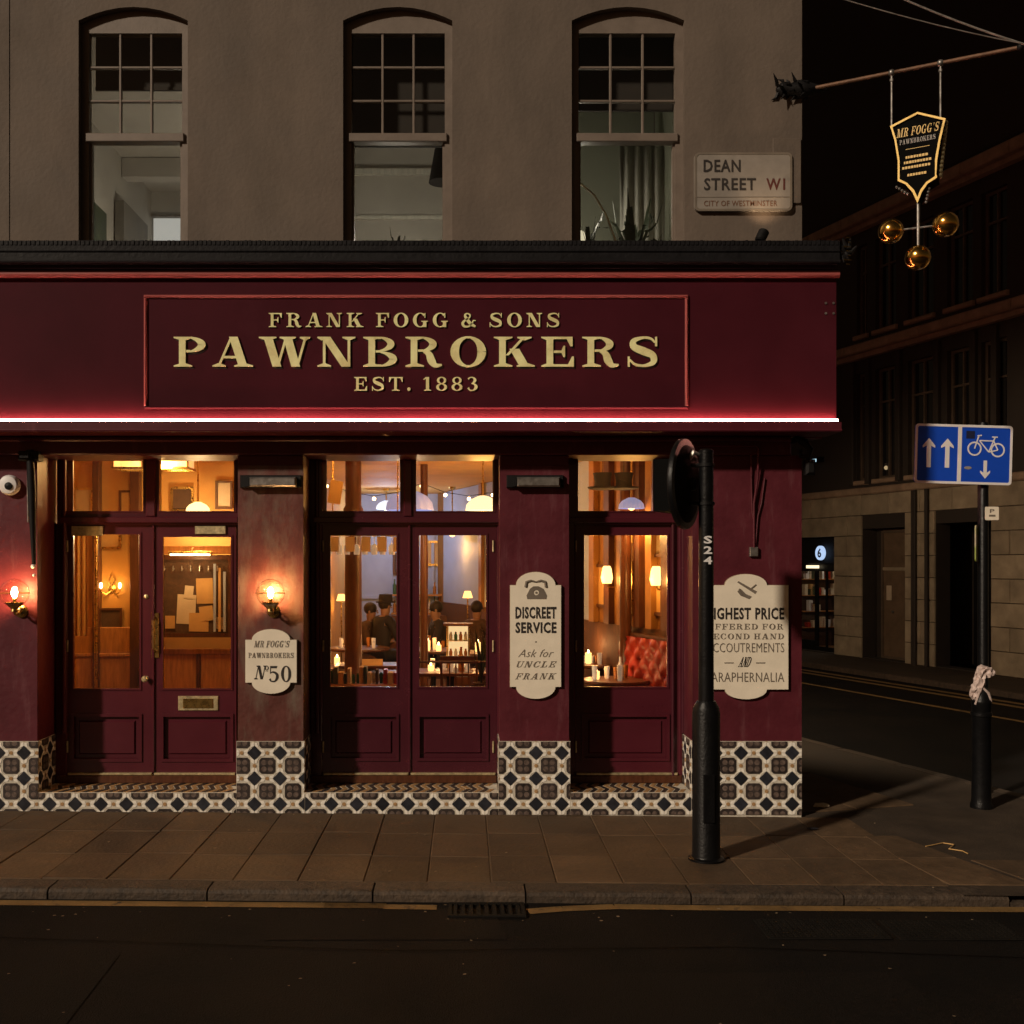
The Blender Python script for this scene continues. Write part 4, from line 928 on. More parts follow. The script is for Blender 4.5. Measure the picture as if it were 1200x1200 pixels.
# street nameplate, its faint twin round the corner, and the spotlight below
def rrect(x0, x1, z0, z1, r): return arc(x1-r,z0+r,r,-90,0,5)+arc(x1-r,z1-r,r,0,90,5)+arc(x0+r,z1-r,r,90,180,5)+arc(x0+r,z0+r,r,180,270,5)
sn_ = thing('street_nameplate', 'cream street nameplate reading Dean Street W1 high on the stucco wall', 'sign', (0,0,0))
ND = 8.96; NY = ND-9+.004
def nx_(p): return X(p, ND)
def nz_(p): return Z(p, ND)
obj('plate', MB().plate(rrect(nx_(814),nx_(928.5),nz_(247),nz_(178.5),.04), (), NY, NY+.03), mat('nameplate_enamel', (.27,.24,.21), .45, var=.12, scale=5, wear=(.18,.16,.14), wscale=3, wth=(.5,.8), bump=.03), sn_)
obj('border', MB().plate(rrect(nx_(814)+.0,nx_(928.5)-.0,nz_(247)+.0,nz_(178.5)-.0,.04), [rrect(nx_(816.5),nx_(926),nz_(244.5),nz_(181),.03)[::-1]], NY-.003, NY-.0003), M_INKG, sn_)
obj('rule_line', MB().box(nx_(817),nx_(926),NY-.002,NY-.0003,nz_(231.4),nz_(230.4)), M_INKG, sn_)
obj('lettering', sans('DEAN', nx_(824.5), nx_(868), nz_(201.5), nz_(187), NY, .003, .022), M_INK, sn_)
obj('lettering', sans('STREET', nx_(825), nx_(886), nz_(223), nz_(208.5), NY, .003, .020), M_INK, sn_)
obj('lettering', sans('W1', nx_(898), nx_(920), nz_(222.5), nz_(209), NY, .003, .02), mat('dark_red_lettering', (.09,.02,.015), .6, bump=0), sn_)
obj('lettering', sans('CITY OF WESTMINSTER', nx_(825), nx_(911), nz_(241.5), nz_(235), NY, .003, .004), mat('brown_lettering', (.15,.07,.04), .6, bump=0), sn_)
nb = thing('nameplate_backing', 'bare painted backing board behind the street nameplate at the wall corner', 'board', (0,0,0))
obj('board', MB().cbox(X(905), X(938), -.022, -.0005, Z(239), Z(163), .004), M_STUCCO, nb)
sl = thing('spotlight', 'small black spotlight on the cornice aimed up at the street nameplate', 'spotlight', (X(893,8.8), -.20, 4.69))
obj('stem', MB().tube([(0,0,-.01),(0,0,.06)], .008, 8), M_BLACKM, sl)
obj('housing', MB().lathe([(.03,-.06),(.042,-.05),(.045,.04),(.036,.045)], seg=18).xf(Matrix.Rotation(math.radians(28),4,'Y')@Matrix.Rotation(math.radians(-18),4,'X')).mv(0,0,.10), M_BLACKM, sl, smooth=True)
obj('lens', MB().lathe([(.034,.043),(.001,.047)], seg=16).xf(Matrix.Rotation(math.radians(28),4,'Y')@Matrix.Rotation(math.radians(-18),4,'X')).mv(0,0,.10), glow('lens_glow', (1,.88,.72), 5), sl)
l = bpy.data.lights.new('spot_light', 'SPOT'); l.energy = 5; l.color = (1,.68,.40); l.spot_size = math.radians(95); l.spot_blend = .9; l.shadow_soft_size = .03
o = bpy.data.objects.new('spot_light', l); COL.objects.link(o); o.parent = sl; o.location = (.035, .02, .165)
o.rotation_euler = Vector((-.12,-.35,-1)).normalized().to_track_quat('Z','Y').to_euler()

# metal light bars over the pillars (unlit), camera, conduit, awning arm, corner bracket
def light_bar(label, x0, x1, first=None):
    c = X((x0+x1)/2, 8.93)
    t = thing('bar_light', label, 'light fitting', (c, 0, Z(564,8.93)), 0, 'unlit bar lights over the pillars')
    h = (X(x1,8.93)-X(x0,8.93))/2
    obj('back_box', MB().cbox(-h,h,-.03,.004,-.05,.055), M_BLACKM, t)
    obj('cover', MB().cbox(-h*.86+.05,h*.86,-.085,-.031,-.045,.035,.012), M_STEEL, t)
    obj('end_cap', MB().box(-h*.86+.02,-h*.86+.049,-.080,-.031,-.042,.032), M_BLACKM, t)
    return t
light_bar('dark metal bar light across the top of the pillar with the globe lamp', 280, 352)
light_bar('dark metal bar light across the top of the pillar above the service sign', 594, 661)
cc = thing('alarm_sounder', 'round white wall unit with a black centre at the far left edge', 'alarm', (X(8,8.93), 0, Z(568,8.93)))
obj('dome', MB().lathe([(.085,.004),(.085,-.03),(.072,-.055),(.036,-.065)], seg=28, axis='y'), M_WHITE, cc, smooth=True)
obj('centre', MB().lathe([(.034,-.060),(.030,-.072),(.001,-.076)], seg=18, axis='y').mv(.01,0,-.01), M_BLACK, cc, smooth=True)
aw = thing('awning_arm', 'folded dark iron awning arm with white tipped end left of the first door', 'awning arm', (X(38,8.9), 0, 2.0))
obj('arm', MB().tube([(-.03,-.08,1.05),(-.015,-.075,.7),(.0,-.07,.10)], [.030,.034,.016], 10), M_BLACKM, aw, smooth=True)
obj('bracket', MB().cbox(-.12,.05,-.10,.004,.96,1.04).box(-.09,-.02,-.14,-.10,.98,1.02), M_BLACKM, aw)
obj('tip', MB().ball((-.005,-.07,.085), .020, 12, 8).ball((.002,-.07,.01), .013, 12, 8), M_WHITE, aw, smooth=True)
obj('rod', MB().tube([(-.06,-.05,.9),(-.055,-.05,.45)], .008, 8), M_STEEL, aw)
cdt = thing('wall_conduit', 'looped metal conduit and cable on the corner pillar above the price sign', 'conduit', (0,0,0))
c1 = [(X(812,8.94),-.07,Z(522.5,8.94)),(X(886,8.94),-.07,Z(522.5,8.94)),(X(889,8.94),-.065,Z(526,8.94)),(X(889,8.94),-.03,Z(560,8.94)),(X(884,8.97),-.02,Z(590,8.97)),(X(884,8.97),-.02,Z(645,8.97))]
obj('pipe', MB().tube(c1, .010, 10), M_PILAST, cdt, smooth=True)
obj('cable', MB().tube([(X(881,8.95),-.03,Z(530,8.95)),(X(881,8.97),-.014,Z(560,8.97)),(X(882,8.97),-.014,Z(600,8.97)),(X(884,8.97),-.02,Z(612,8.97))], .007, 8).tube([(X(897,8.97),-.01,Z(560,8.97)),(X(893,8.97),-.01,Z(590,8.97)),(X(889,8.97),-.012,Z(604,8.97)),(X(886,8.97),-.012,Z(640,8.97))], .006, 8), M_PILAST, cdt, smooth=True)
obj('clip', MB().cbox(X(879,8.97),X(889,8.97),-.03,.004,Z(652,8.97),Z(641,8.97)), M_STEEL, cdt)
sp_ = thing('side_bracket', 'black scrolled iron bracket under the fascia at the building corner', 'bracket', (X(945,8.9), -.02, Z(522,8.9)))
obj('scroll', MB().tube([(-.14,.0,.04),(-.06,-.02,.06),(.0,-.03,.03),(.05,-.03,-.03),(.03,-.03,-.09),(-.03,-.02,-.08),(-.03,-.02,-.03)], [.02,.03,.035,.03,.025,.02,.015], 10), M_BLACKM, sp_, smooth=True)
obj('lamp_box', MB().cbox(.01,.09,-.05,.03,-.24,-.11,.02), M_BLACKM, sp_)
cs = thing('corner_console', 'tarnished gilt leaf ornament at the right end of the dark cornice', 'ornament', (X(988,8.6), -.36, 4.62))
mbc = MB()
for k in range(9):
    a = k*.7; r = .10-.006*k
    mbc.tube([(.0,0,.0),(r*.5*math.cos(a),-.02,r*.6*math.sin(a)),(r*math.cos(a+.4),-.03,r*1.3*math.sin(a+.4))], [.020,.022,.006], 7)
obj('leaf', mbc.mv(.02,0,-.02), M_BLACKM, cs, smooth=True)
mbc = MB()
for k in range(7): mbc.tube([(.02+.02*math.sin(k*2.1), -.05, .09-.035*k),(.06+.02*math.sin(k*3.1), -.055, .085-.035*k)], [.007,.002], 5)
obj('gilding', mbc, M_BRASS, cs, smooth=True)

# ---- hanging sign
WB = Vector((2.86, -.02, Z(106,9)))                # wall end of the rod
RE = Vector((X(1193,8.20), -.80, Z(56,8.20)))
wb = thing('sign_bracket', 'long iron rod with spiky leafed wall boss holding the hanging sign', 'bracket', tuple(WB))
rd = (RE-WB); RL = rd.length; rdn = rd.normalized()
def rp(t): return rdn*t
obj('rod', MB().tube([rp(.02), rp(RL*.5), rp(RL)], .016, 10), mat('rusty_iron', (.16,.085,.05), .6, metal=.3, var=.4, scale=14, bump=.3), wb, smooth=True)
obj('finial', MB().ball(tuple(rp(RL+.015)), .028, 12, 8), M_BLACKM, wb, smooth=True)
bs = MB().lathe([(.02,-.26),(.055,-.22),(.05,-.14),(.075,-.08),(.06,0),(.035,.10),(.016,.16)], seg=14, axis='x')
obj('boss', bs, M_BLACKM, wb, smooth=True)
for k in range(26):
    a = k*2.4; xx = -.27+.012*k; r0 = .05; r1 = .105+.03*math.sin(k*1.9)
    v = Vector((0, math.cos(a), math.sin(a)))
    lf = MB().tube([Vector((xx,0,0))+v*.03, Vector((xx-.015,0,0))+v*r0*1.4, Vector((xx-.055,0,0))+v*r1], [.016,.015,.002], 5)
    obj('spike_leaf', lf, M_BLACKM, wb)
hs = thing('hanging_sign', 'black and gold shield shaped pawnbroker sign hanging from the rod with three balls', 'hanging sign', (0,0,0))
HD = 8.48
def hp(px, py, d=HD): return (X(px,d), Z(py,d))
ang = math.atan2(rdn.y, rdn.x)
c0 = Vector((X(1076,HD), HD-9, 0))
def hface(mb): # geometry about x=c0.x in plane y=0 -> turned to run with the rod
    M = Matrix.Translation(c0)@Matrix.Rotation(ang,4,'Z')@Matrix.Translation((-c0.x,0,0)); return mb.xf(M)
ca = math.cos(ang)
def ht_(px): k = (px-545)/F; return (k*HD-c0.x)/(math.cos(ang)-k*math.sin(ang))
def hq(px, py): t = ht_(px); return (c0.x+t, EYE+(660-py)/F*(HD+t*math.sin(ang)))
outl = [(1076,240),(1081,227),(1088,217),(1099,210),(1098,206),(1099,190),(1103,166),(1109,141),(1076,133.5),(1044,150),(1049,166),(1053,190),(1053,206),(1053,214),(1062,218),(1070,227)]
outl = [hq(*p) for p in outl]
inn = [(1076,233),(1079.5,224),(1086.5,215),(1096.5,208.5),(1096.5,189),(1100.7,165),(1106,143),(1076,136),(1046.8,151.2),(1051.3,166),(1055.2,190),(1055.2,212),(1063.5,216),(1072,224.5)]
inn = [hq(*p) for p in inn]
obj('board', hface(MB().plate(outl, (), -.03, .13)), mat('matt_black_board', (.004,.004,.004), .9, spec=.05, bump=0), hs)
obj('gold_frame', hface(MB().plate(outl, [inn[::-1]], -.045, -.0305)), mat('gilded_frame', (.62,.42,.12), .5, metal=.3, var=.2, bump=.1), hs)
MG2 = mat('gilt_letter', (.50,.33,.10), .5, metal=.2, var=.2, bump=0); MG3 = mat('silvered_letter', (.34,.31,.28), .5, bump=0)
def hs_text(t_, x0, x1, zb, zt, m, sh=0.):
    a = (hq(x0, zb)[0], Z(zb,HD)); b = (hq(x1, zt)[0], Z(zt,HD)); g = serif(t_, a[0], b[0], a[1], b[1], .2, -.031, .003, shear=sh)
    k = .10   # lines rise a little to the right with the board
    g.v = [(v[0], v[1], v[2]) for v in g.v]; obj('lettering', hface(g), m, hs)
hs_text("MR FOGG'S", 1052, 1101, 159, 149, MG2, .15)
hs_text("PAWNBROKERS", 1055, 1097, 168, 162.5, MG3)
hs_text("-", 1062, 1090, 178, 171, MG2)
for (a, b, y) in ((1062,1090,184),(1060,1092,190),(1058,1093,196),(1064,1088,205)):
    x = a; mb = MB(); rnd = random.Random(int(y))
    while x < b-2:
        w_ = rnd.uniform(1.6, 3.2); p = (hq(x, y)[0], Z(y+1.4,HD)); q_ = (hq(min(b,x+w_), y)[0], Z(y-1.4,HD)); mb.box(p[0], q_[0], -.034, -.031, p[1], q_[1]); x += w_+.7
    obj('small_print', hface(mb), MG2, hs)
sc = MB()
for k in range(13):
    a = hq(1113-.55*k, 141+5.2*k); sc.ball((a[0]-.035, .04+.0*k, a[1]), .021, 8, 6, (1,1.8,1.1))
obj('side_scrollwork', hface(sc), M_BRASSW, hs, smooth=True)
sc = MB()
for k in range(5):
    a = hq(1051+3.2*k, 218+2.0*k); sc.ball((a[0], -.01, a[1]-.012), .012, 8, 6)
    a = hq(1082+.9*k, 236-4.0*k) ; sc.ball((a[0]+.02, -.0, a[1]-.01), .012, 8, 6)
obj('foot_scrollwork', hface(sc), M_STEEL, hs, smooth=True)
for px, pyt, pyb in ((1050, 88, 146), (1108, 70, 140)):
    t_ = ht_(px); p = c0+Vector((t_*math.cos(ang), t_*math.sin(ang), 0))
    f_ = (p.x-WB.x)/(RE.x-WB.x); top = WB+(RE-WB)*f_; zb = Z(pyb, p.y+9)
    obj('hanger', MB().tube([(top.x,top.y,top.z-.01),(top.x,top.y,zb)], .009, 8), M_STEEL, hs)
    obj('collar', MB().ball((top.x,top.y,top.z), .028, 12, 8).tube([(top.x,top.y,top.z-.05),(top.x,top.y,top.z-.07)], .016, 8), M_STEEL, hs, smooth=True)
zc_ = Z(268,HD)
obj('drop_stem', MB().tube([(c0.x,c0.y,Z(238,HD)),(c0.x,c0.y,Z(292,HD))], [.014,.012], 10), M_STEEL, hs, smooth=True)
gb = []
for px, py in ((1044, 271), (1108, 263), (1075.5, 302)):
    t_ = ht_(px); gb.append(c0+Vector((t_*math.cos(ang), t_*math.sin(ang), Z(py,HD+t_*math.sin(ang)))))
obj('cross_arm', MB().tube([gb[0], gb[1]], .008, 8), M_STEEL, hs)
MBALL = mat('polished_gold_ball', (.90,.52,.12), .16, metal=1, var=.1, scale=14, bump=.25, bscale=9)
for g in gb: obj('gold_ball', MB().ball(tuple(g), .098, 28, 18), MBALL, hs, smooth=True)

# overhead cables top right
cb = MB(); 
for (p, q, r) in (((1075,-6),(1230,44),.007), ((1040,2),(1240,42),.004)):
    d = 7.6; a = Vector((X(p[0],d), d-9, Z(p[1],d))); b = Vector((X(q[0],d-.6), d-9.6, Z(q[1],d-.6)))
    a = a-(b-a)*.7; b = b+(b-a)*.6
    pts = [a.lerp(b, i/16)-Vector((0,0,.10*math.sin(PI*i/16))) for i in range(17)]; cb.tube(pts, r, 6)
tag(obj('overhead_cable', cb, M_STEEL), 'thin sagging overhead cables crossing the top right corner', 'cable')

# ================================================================== SIGNAL POLE
TY = 7.67-9; TX = X(827.5, 7.67); TD = 7.67
tp = thing('signal_pole', 'black signal pole with white S24 and fat cylindrical base on the pavement', 'pole', (TX, TY, gz(TX)))
pr = .072; zt_ = Z(528,TD); br = .098
obj('base_sleeve', MB().lathe([(br+.03,0),(br+.03,.012),(br+.004,.02),(br,.03),(br,1.05),(br-.006,1.07),(br-.006,1.08),(pr*.9,1.13)], seg=32), M_BLACK, tp, smooth=True)
obj('pole', MB().lathe([(.054,1.10),(.051,zt_-.02),(.053,zt_-.019),(.053,zt_),(.04,zt_+.012),(.001,zt_+.014)], seg=28), M_BLACK, tp, smooth=True)
for zz in (Z(545,TD), Z(590,TD)): obj('clamp_band', MB().lathe([(.058,-.012),(.060,-.01),(.060,.01),(.058,.012)], seg=24).mv(0,0,zz), M_BLACKM, tp, smooth=True)
obj('door_plate', MB().cbox(-.04,.04,-br-.006,-br+.02,.28,.62,.004), M_BLACK, tp)
for c_, y0, y1 in (('S',638,629), ('2',650,641), ('4',662,653)):
    g = sans(c_, -.030, .030, Z(y0-1.,TD), Z(y1-1.,TD), 0, 0, .03); 
    g.v = [(v[0], -.0560, v[2]) for v in g.v]
    obj('lettering', g, M_WHITE, tp)
# round lit-sign housing seen nearly edge on, with its rear box
rs = thing('round_sign_housing', 'dark round road sign seen nearly edge on high on the signal pole', 'road sign', (X(803,TD), TY+.02, Z(567,TD)), math.radians(60))
ds = MB().lathe([(.001,-.055),(.14,-.050),(.24,-.034),(.30,-.012),(.318,.0),(.318,.020),(.30,.028),(.001,.030)], seg=40, axis='y')
obj('dish', ds, mat('dark_green_grey_paint', (.011,.009,.007), .8, spec=.1, var=.4, scale=6, bump=.1), rs, smooth=True)
obj('face_rim', MB().lathe([(.30,-.02),(.322,-.016),(.326,.004),(.322,.018),(.318,.014)], seg=40, axis='y'), M_BLACK, rs, smooth=True)
obj('rear_box', MB().cbox(-.17,.17,.031,.17,-.20,.17,.02), mat('matt_black_board', (.004,.004,.004), .9, spec=.05, bump=0), rs)
obj('hub', MB().lathe([(.05,-.05),(.05,-.075),(.03,-.085),(.001,-.087)], seg=18, axis='y'), M_BLACKM, rs, smooth=True)
tl = thing('signal_bracket', 'pair of short black arms clamping the round sign to the signal pole', 'bracket', (TX, TY, 0), 0)
obj('arm', MB().tube([(-.05,0,Z(545,TD)),(-.12,.0,Z(545,TD)),(-.14,.01,Z(552,TD))], .016, 8), M_BLACKM, tl, smooth=True)
obj('arm', MB().tube([(-.05,0,Z(590,TD)),(-.12,.0,Z(590,TD)),(-.14,.01,Z(583,TD))], .016, 8), M_BLACKM, tl, smooth=True)
obj('hood', MB().tube([(-.04,0,Z(533,TD)),(-.09,.0,Z(530,TD)),(-.13,.0,Z(541,TD))], [.012,.02,.010], 8), M_STEEL, tl, smooth=True)

# ================================================================== BOLLARD with the bag, SIGN POST
BDD = 9.38; BX = X(1150, BDD)
bo = thing('bollard', 'black cast iron bollard with a pale bag stuck on top at the corner', 'bollard', (BX, BDD-9, gz(BX)-.003))
obj('shaft', MB().lathe([(.092,0),(.092,.03),(.084,.05),(.080,.10),(.078,.90),(.084,.91),(.084,.94),(.076,.95),(.072,.985),(.058,1.03),(.030,1.06),(.001,1.07)], seg=28), M_BLACK, bo, smooth=True)
obj('collar_ring', MB().lathe([(.081,.80),(.087,.805),(.087,.835),(.081,.84)], seg=28), M_BLACK, bo, smooth=True)
bg_ = MB()
pts = [(-.075,0,.93),(-.07,-.02,1.0),(-.055,-.03,1.06),(-.03,-.02,1.13),(-.015,-.01,1.20),(.015,0,1.24),(.055,0,1.225),(.075,0,1.18)]
pts = smooth_pts(pts, 10)
rr_ = [.020+.026*math.sin(min(1,i/36)*PI*.75)+.016*(i/len(pts)) for i in range(len(pts))]
bg_.tube(pts, rr_, 36)
bg_.v = [tuple(Vector(v)+(Vector(v)-Vector(pts[min(len(pts)-1,i//36)])).normalized()*(.009*math.cos(6*(i%36)/36*2*PI+v[2]*30)+.004*math.cos(13*(i%36)/36*2*PI))) for i, v in enumerate(bg_.v)]
bg_.v = [tuple(Vector(v)+Vector((noise.noise(Vector(v)*24), noise.noise(Vector(v)*24+Vector((5,5,5))), noise.noise(Vector(v)*20+Vector((9,1,5)))))*.022) for v in bg_.v]
bg_.tube([(-.02,-.075,1.07),(.03,-.085,1.02),(.07,-.06,.93)], [.010,.014,.010], 6).tube([(-.01,-.06,1.09),(-.06,-.08,1.02),(-.085,-.05,.90)], [.010,.012,.010], 6)
bag_ = obj('plastic_bag', bg_, M_PLAST, loc=(BX, BDD-9, gz(BX)+.13), smooth=True); bag_.scale = (.86,.86,.86)
tag(bag_, 'crumpled pale pink plastic bag curling up from the bollard top', 'bag')
SD = 10.03; SX = X(1152, SD)
po = thing('sign_post', 'slim black post behind the bollard carrying the blue road sign', 'post', (SX, SD-9, gz(SX)))
obj('shaft', MB().lathe([(.05,0),(.047,.02),(.047,3.42),(.040,3.44),(.001,3.445)], seg=24), M_BLACK, po, smooth=True)
obj('base_collar', MB().lathe([(.075,0),(.075,.02),(.05,.04)], seg=24), M_BLACK, po, smooth=True)
bsn = thing('blue_road_sign', 'blue rectangular sign with two up arrows and a bicycle with a down arrow', 'road sign', (X(1124.5,SD), SD-9-.08, Z(533.5,SD)))
bw, bh = (X(1181,SD)-X(1068,SD))/2, (Z(499,SD)-Z(568,SD))/2
R2 = Matrix.Rotation(math.radians(1.6),4,'Y')
obj('panel', MB().plate(rrect(-bw,bw,-bh,bh,.03), (), 0, .012).xf(R2), M_BLUE, bsn)
obj('border', MB().plate(rrect(-bw,bw,-bh,bh,.03), [rrect(-bw+.022,bw-.022,-bh+.022,bh-.022,.018)[::-1]], -.0022, -.0002).xf(R2), M_WHITE, bsn)
dv = -bw+2*bw*.458
obj('divider', MB().box(dv-.018,dv+.018,-.0022,-.0002,-bh+.0225,bh-.0225).xf(R2), M_WHITE, bsn)
def arrow(cx, z0, z1, w, hw, hh, up=True):
    p = [(cx-w,z0),(cx+w,z0),(cx+w,z1-hh),(cx+hw,z1-hh-.02),(cx+hw,z1-hh+.0),(cx,z1),(cx-hw,z1-hh),(cx-hw,z1-hh-.02),(cx-w,z1-hh)]
    if not up: p = [(x, z0+z1-z) for x, z in p][::-1]
    return MB().plate(p, (), -.0022, -.0002)
k_ = 2*bw/113
for ax in (1084, 1105.5): obj('arrow', arrow((ax-1124.5)*k_, -(549.5-533.5)*k_, -(515.5-533.5)*k_, .020, .058, .070).xf(R2), M_WHITE, bsn)
obj('arrow', arrow((1150-1124.5)*k_, -(561-533.5)*k_, -(540-533.5)*k_, .016, .046, .055, False).xf(R2), M_WHITE, bsn)
bi = MB(); ox, oz = (1150.5-1124.5)*k_, (533.5-526)*k_
def ringp(cx, cz, r, w): bi.plate(arc(cx,cz,r,0,345,23), [arc(cx,cz,r-w,0,-345,23)], -.0022, -.0002)
wr = 8.3*k_; WL, WR_ = (ox-13.5*k_, oz-.5*k_), (ox+13.5*k_, oz-1.5*k_)
ringp(*WL, wr, .014); ringp(*WR_, wr, .014)
kk = [0]
def lin(a, b, w=.011):
    a = Vector(a); b = Vector(b); n = Vector((-(b-a).y, (b-a).x)).normalized()*w/2; kk[0] += 1
    bi.plate([tuple(a-n),tuple(b-n),tuple(b+n),tuple(a+n)], (), -.0026-kk[0]*.0002, -.0002)
hd = (ox-8*k_, oz+9*k_); st_ = (ox+8.5*k_, oz+9*k_); bb = (ox+3*k_, oz-4*k_)
lin(WL, (ox-9*k_, oz+14*k_)); lin(hd, st_); lin(hd, bb); lin(bb, (ox+10*k_, oz+13*k_)); lin(WR_, bb); lin(WR_, st_)
lin((ox-10.5*k_, oz+14.5*k_), (ox-5.5*k_, oz+15.2*k_)); lin((ox+6.5*k_, oz+13.5*k_), (ox+13*k_, oz+13.5*k_)); 
obj('bicycle_symbol', bi.xf(R2), M_WHITE, bsn)
obj('sticker_residue', MB().ball(((1130-1124.5)*k_,-.001,(533.5-549)*k_), .024, 12, 6, (1.5,.06,.6)).xf(R2), M_SCRAP, bsn)
obj('dark_patch', MB().box((1127-1124.5)*k_,(1137-1124.5)*k_,-.0018,-.0003,(533.5-515)*k_,(533.5-506)*k_).xf(R2), mat('navy_patch', (.008,.012,.05), .6, bump=0), bsn)
obj('clip', MB().box(SX-X(1124.5,SD)-.07,SX-X(1124.5,SD)+.07,.025,.05,.12,.15).box(SX-X(1124.5,SD)-.07,SX-X(1124.5,SD)+.07,.025,.05,-.15,-.12), M_STEEL, bsn)
nplate = thing('small_notice_plate', 'small white square plate with a car symbol on the post under the blue sign', 'sign', (X(1159,SD), SD-9-.06, Z(602,SD)))
obj('plate', MB().plate(rrect(-.062,.062,-.062,.062,.01), (), 0, .01), M_CREAM, nplate)
obj('lettering', sans('P', -.022, .022, .005, .04, 0, .0015, .02).add([(-.03,-.0015,-.03),(.03,-.0015,-.03),(.03,-.0015,-.012),(-.03,-.0015,-.012)], [(0,1,2,3)]), M_INKG, nplate)
ep = thing('edge_on_plate', 'narrow stickered notice plate seen edge on at the left of the sign post', 'sign', (X(1143,SD), SD-9-.03, Z(637,SD)), math.radians(52))
obj('plate', MB().plate(rrect(-.06,.06,-.17,.17,.03), (), -.006, .006), mat('stickered_plate', (.42,.36,.24), .5, var=.3, scale=14, bump=.1, wear=(.25,.30,.05), wscale=7, wth=(.5,.6)), ep)
obj('sticker', MB().box(-.04,.04,-.0085,-.0065,.08,.14), mat('green_sticker', (.22,.26,.04), .6, bump=0), ep)

# ================================================================== FAR STONE BUILDING
fb = thing('stone_office_building', 'dim stone office block with ledges and shop bays across the side street', 'building', (FX0, FY0, 0), math.atan2(fu.y, fu.x))
# local frame: x along the frontage to the right, y into the building, z up
def fS(px): k = (px-545)/F; return ((FY0+9)*k-FX0)/(math.sin(FA)+math.cos(FA)*k)
def fZ(px, py): s = fS(px); d = FY0+9-math.cos(FA)*s; return EYE+(660-py)*d/F
H1 = fZ(937, 587); LG1 = 6.75; LG2 = 9.6
shop = (fS(938), fS(979)); dd_ = (fS(1011), fS(1062)); vo = (fS(1097), fS(1163))
gopen = [(-9.0,-7.2,2.8), (-5.6,-3.6,2.8), (shop[0]-.7, shop[1], fZ(950,629)), (dd_[0], dd_[1], fZ(1030,619)), (vo[0], vo[1], fZ(1130,612)), (7.6, 9.2, 2.9), (10.6,12.4,2.9)]
wins = []
for k, sc_ in enumerate([-8.2, -5.9, -3.6, -1.3]): wins.append((sc_-.55, sc_+.55))
wins += [(fS(1004),fS(1016)), (fS(1026),fS(1050)), (fS(1064),fS(1094)), (fS(1110),fS(1140)), (fS(1150),fS(1180)), (7.3,8.4), (9.6,10.7)]
holes = [rect(a,b,.02,h)[::-1] for a, b, h in gopen]+[rect(a,b,3.95,6.35)[::-1] for a, b in wins]+[rect(a,b,7.2,9.2)[::-1] for a, b in wins]
obj('wall', MB().plate(rect(-22,18,0,20), holes, 0, .35), M_FDARK, fb)
obj('rear_mass', MB().box(-22,18,1.2,6,3.4,20).box(-22,-3.2,1.2,6,0,3.399).box(2.3,18,1.2,6,0,3.399), M_FDARK, fb)
for z_, pr_, hh in ((LG1,.30,.20), (LG2,.34,.24), (19.0,.4,.3)):
    for k in range(22):
        a = -14+k*1.2
        obj('ledge_block', MB().cbox(a+.006,a+1.194,-pr_,-.001,z_,z_+hh,.03).box(a+.006,a+1.194,-pr_*.5,-.001,z_-.10,z_-.001), M_FLEDGE, fb)
obj('string_course', MB().cbox(-22,18,-.09,-.001,H1,H1+.16,.03), M_FLEDGE, fb)
# stone blocks of the ground storey piers
edges = sorted([(a,b,h) for a,b,h in gopen])
rowh = .44
def blocks(a, b, z0, z1, off):
    x = a; first = True
    while x < b-.02:
        w_ = min(b-x, .92 if not (first and off) else .46); first = False
        if b-(x+w_) < .2: w_ = b-x
        obj('stone_block', MB().cbox(x+.006,x+w_-.006,-.045+random.uniform(-.004,.004),-.001,z0+.006,z1-.006,.010), M_FSTONE, fb)
        x += w_
nrow = 8
for r in range(nrow):
    z0 = r*H1/nrow; z1 = (r+1)*H1/nrow
    segs = []; cur = -10.5
    for a, b, h in edges:
        if h > z0+.12: segs.append((cur, a)); cur = b
    segs.append((cur, 14))
    for a, b in segs:
        if b > a: blocks(a, b, z0, z1, r % 2)
# base course, thin bronze fins and windows of the upper storeys
for a, b in wins:
    for z0, z1 in ((3.95,6.35), (7.2,9.2)):
        wd = obj('window', frame(a,b,z0,z1,.06,.10,.18), M_FFRAME, fb)
        obj('pane', MB().box(a+.06,b-.06,.14,.15,z0+.06,z1-.06), M_FDG, wd)
        c = (a+b)/2
        obj('mullion', MB().box(c-.02,c+.02,.09,.139,z0+.06,z1-.06), M_FFRAME, wd)
        obj('transom', MB().box(a+.06,b-.06,.095,.138,z0+(z1-z0)*.7-.02,z0+(z1-z0)*.7+.02), M_FFRAME, wd)
        obj('sill', MB().cbox(a-.06,b+.06,-.08,-.001,z0-.10,z0-.001,.02), M_FLEDGE, wd)
for px in (1001, 1019, 1055, 1100, 1143, 1168):
    s_ = fS(px); obj('pilaster_fin', MB().cbox(s_-.07,s_+.07,-.10,-.002,3.86,6.6,.02), M_FDARK, fb)
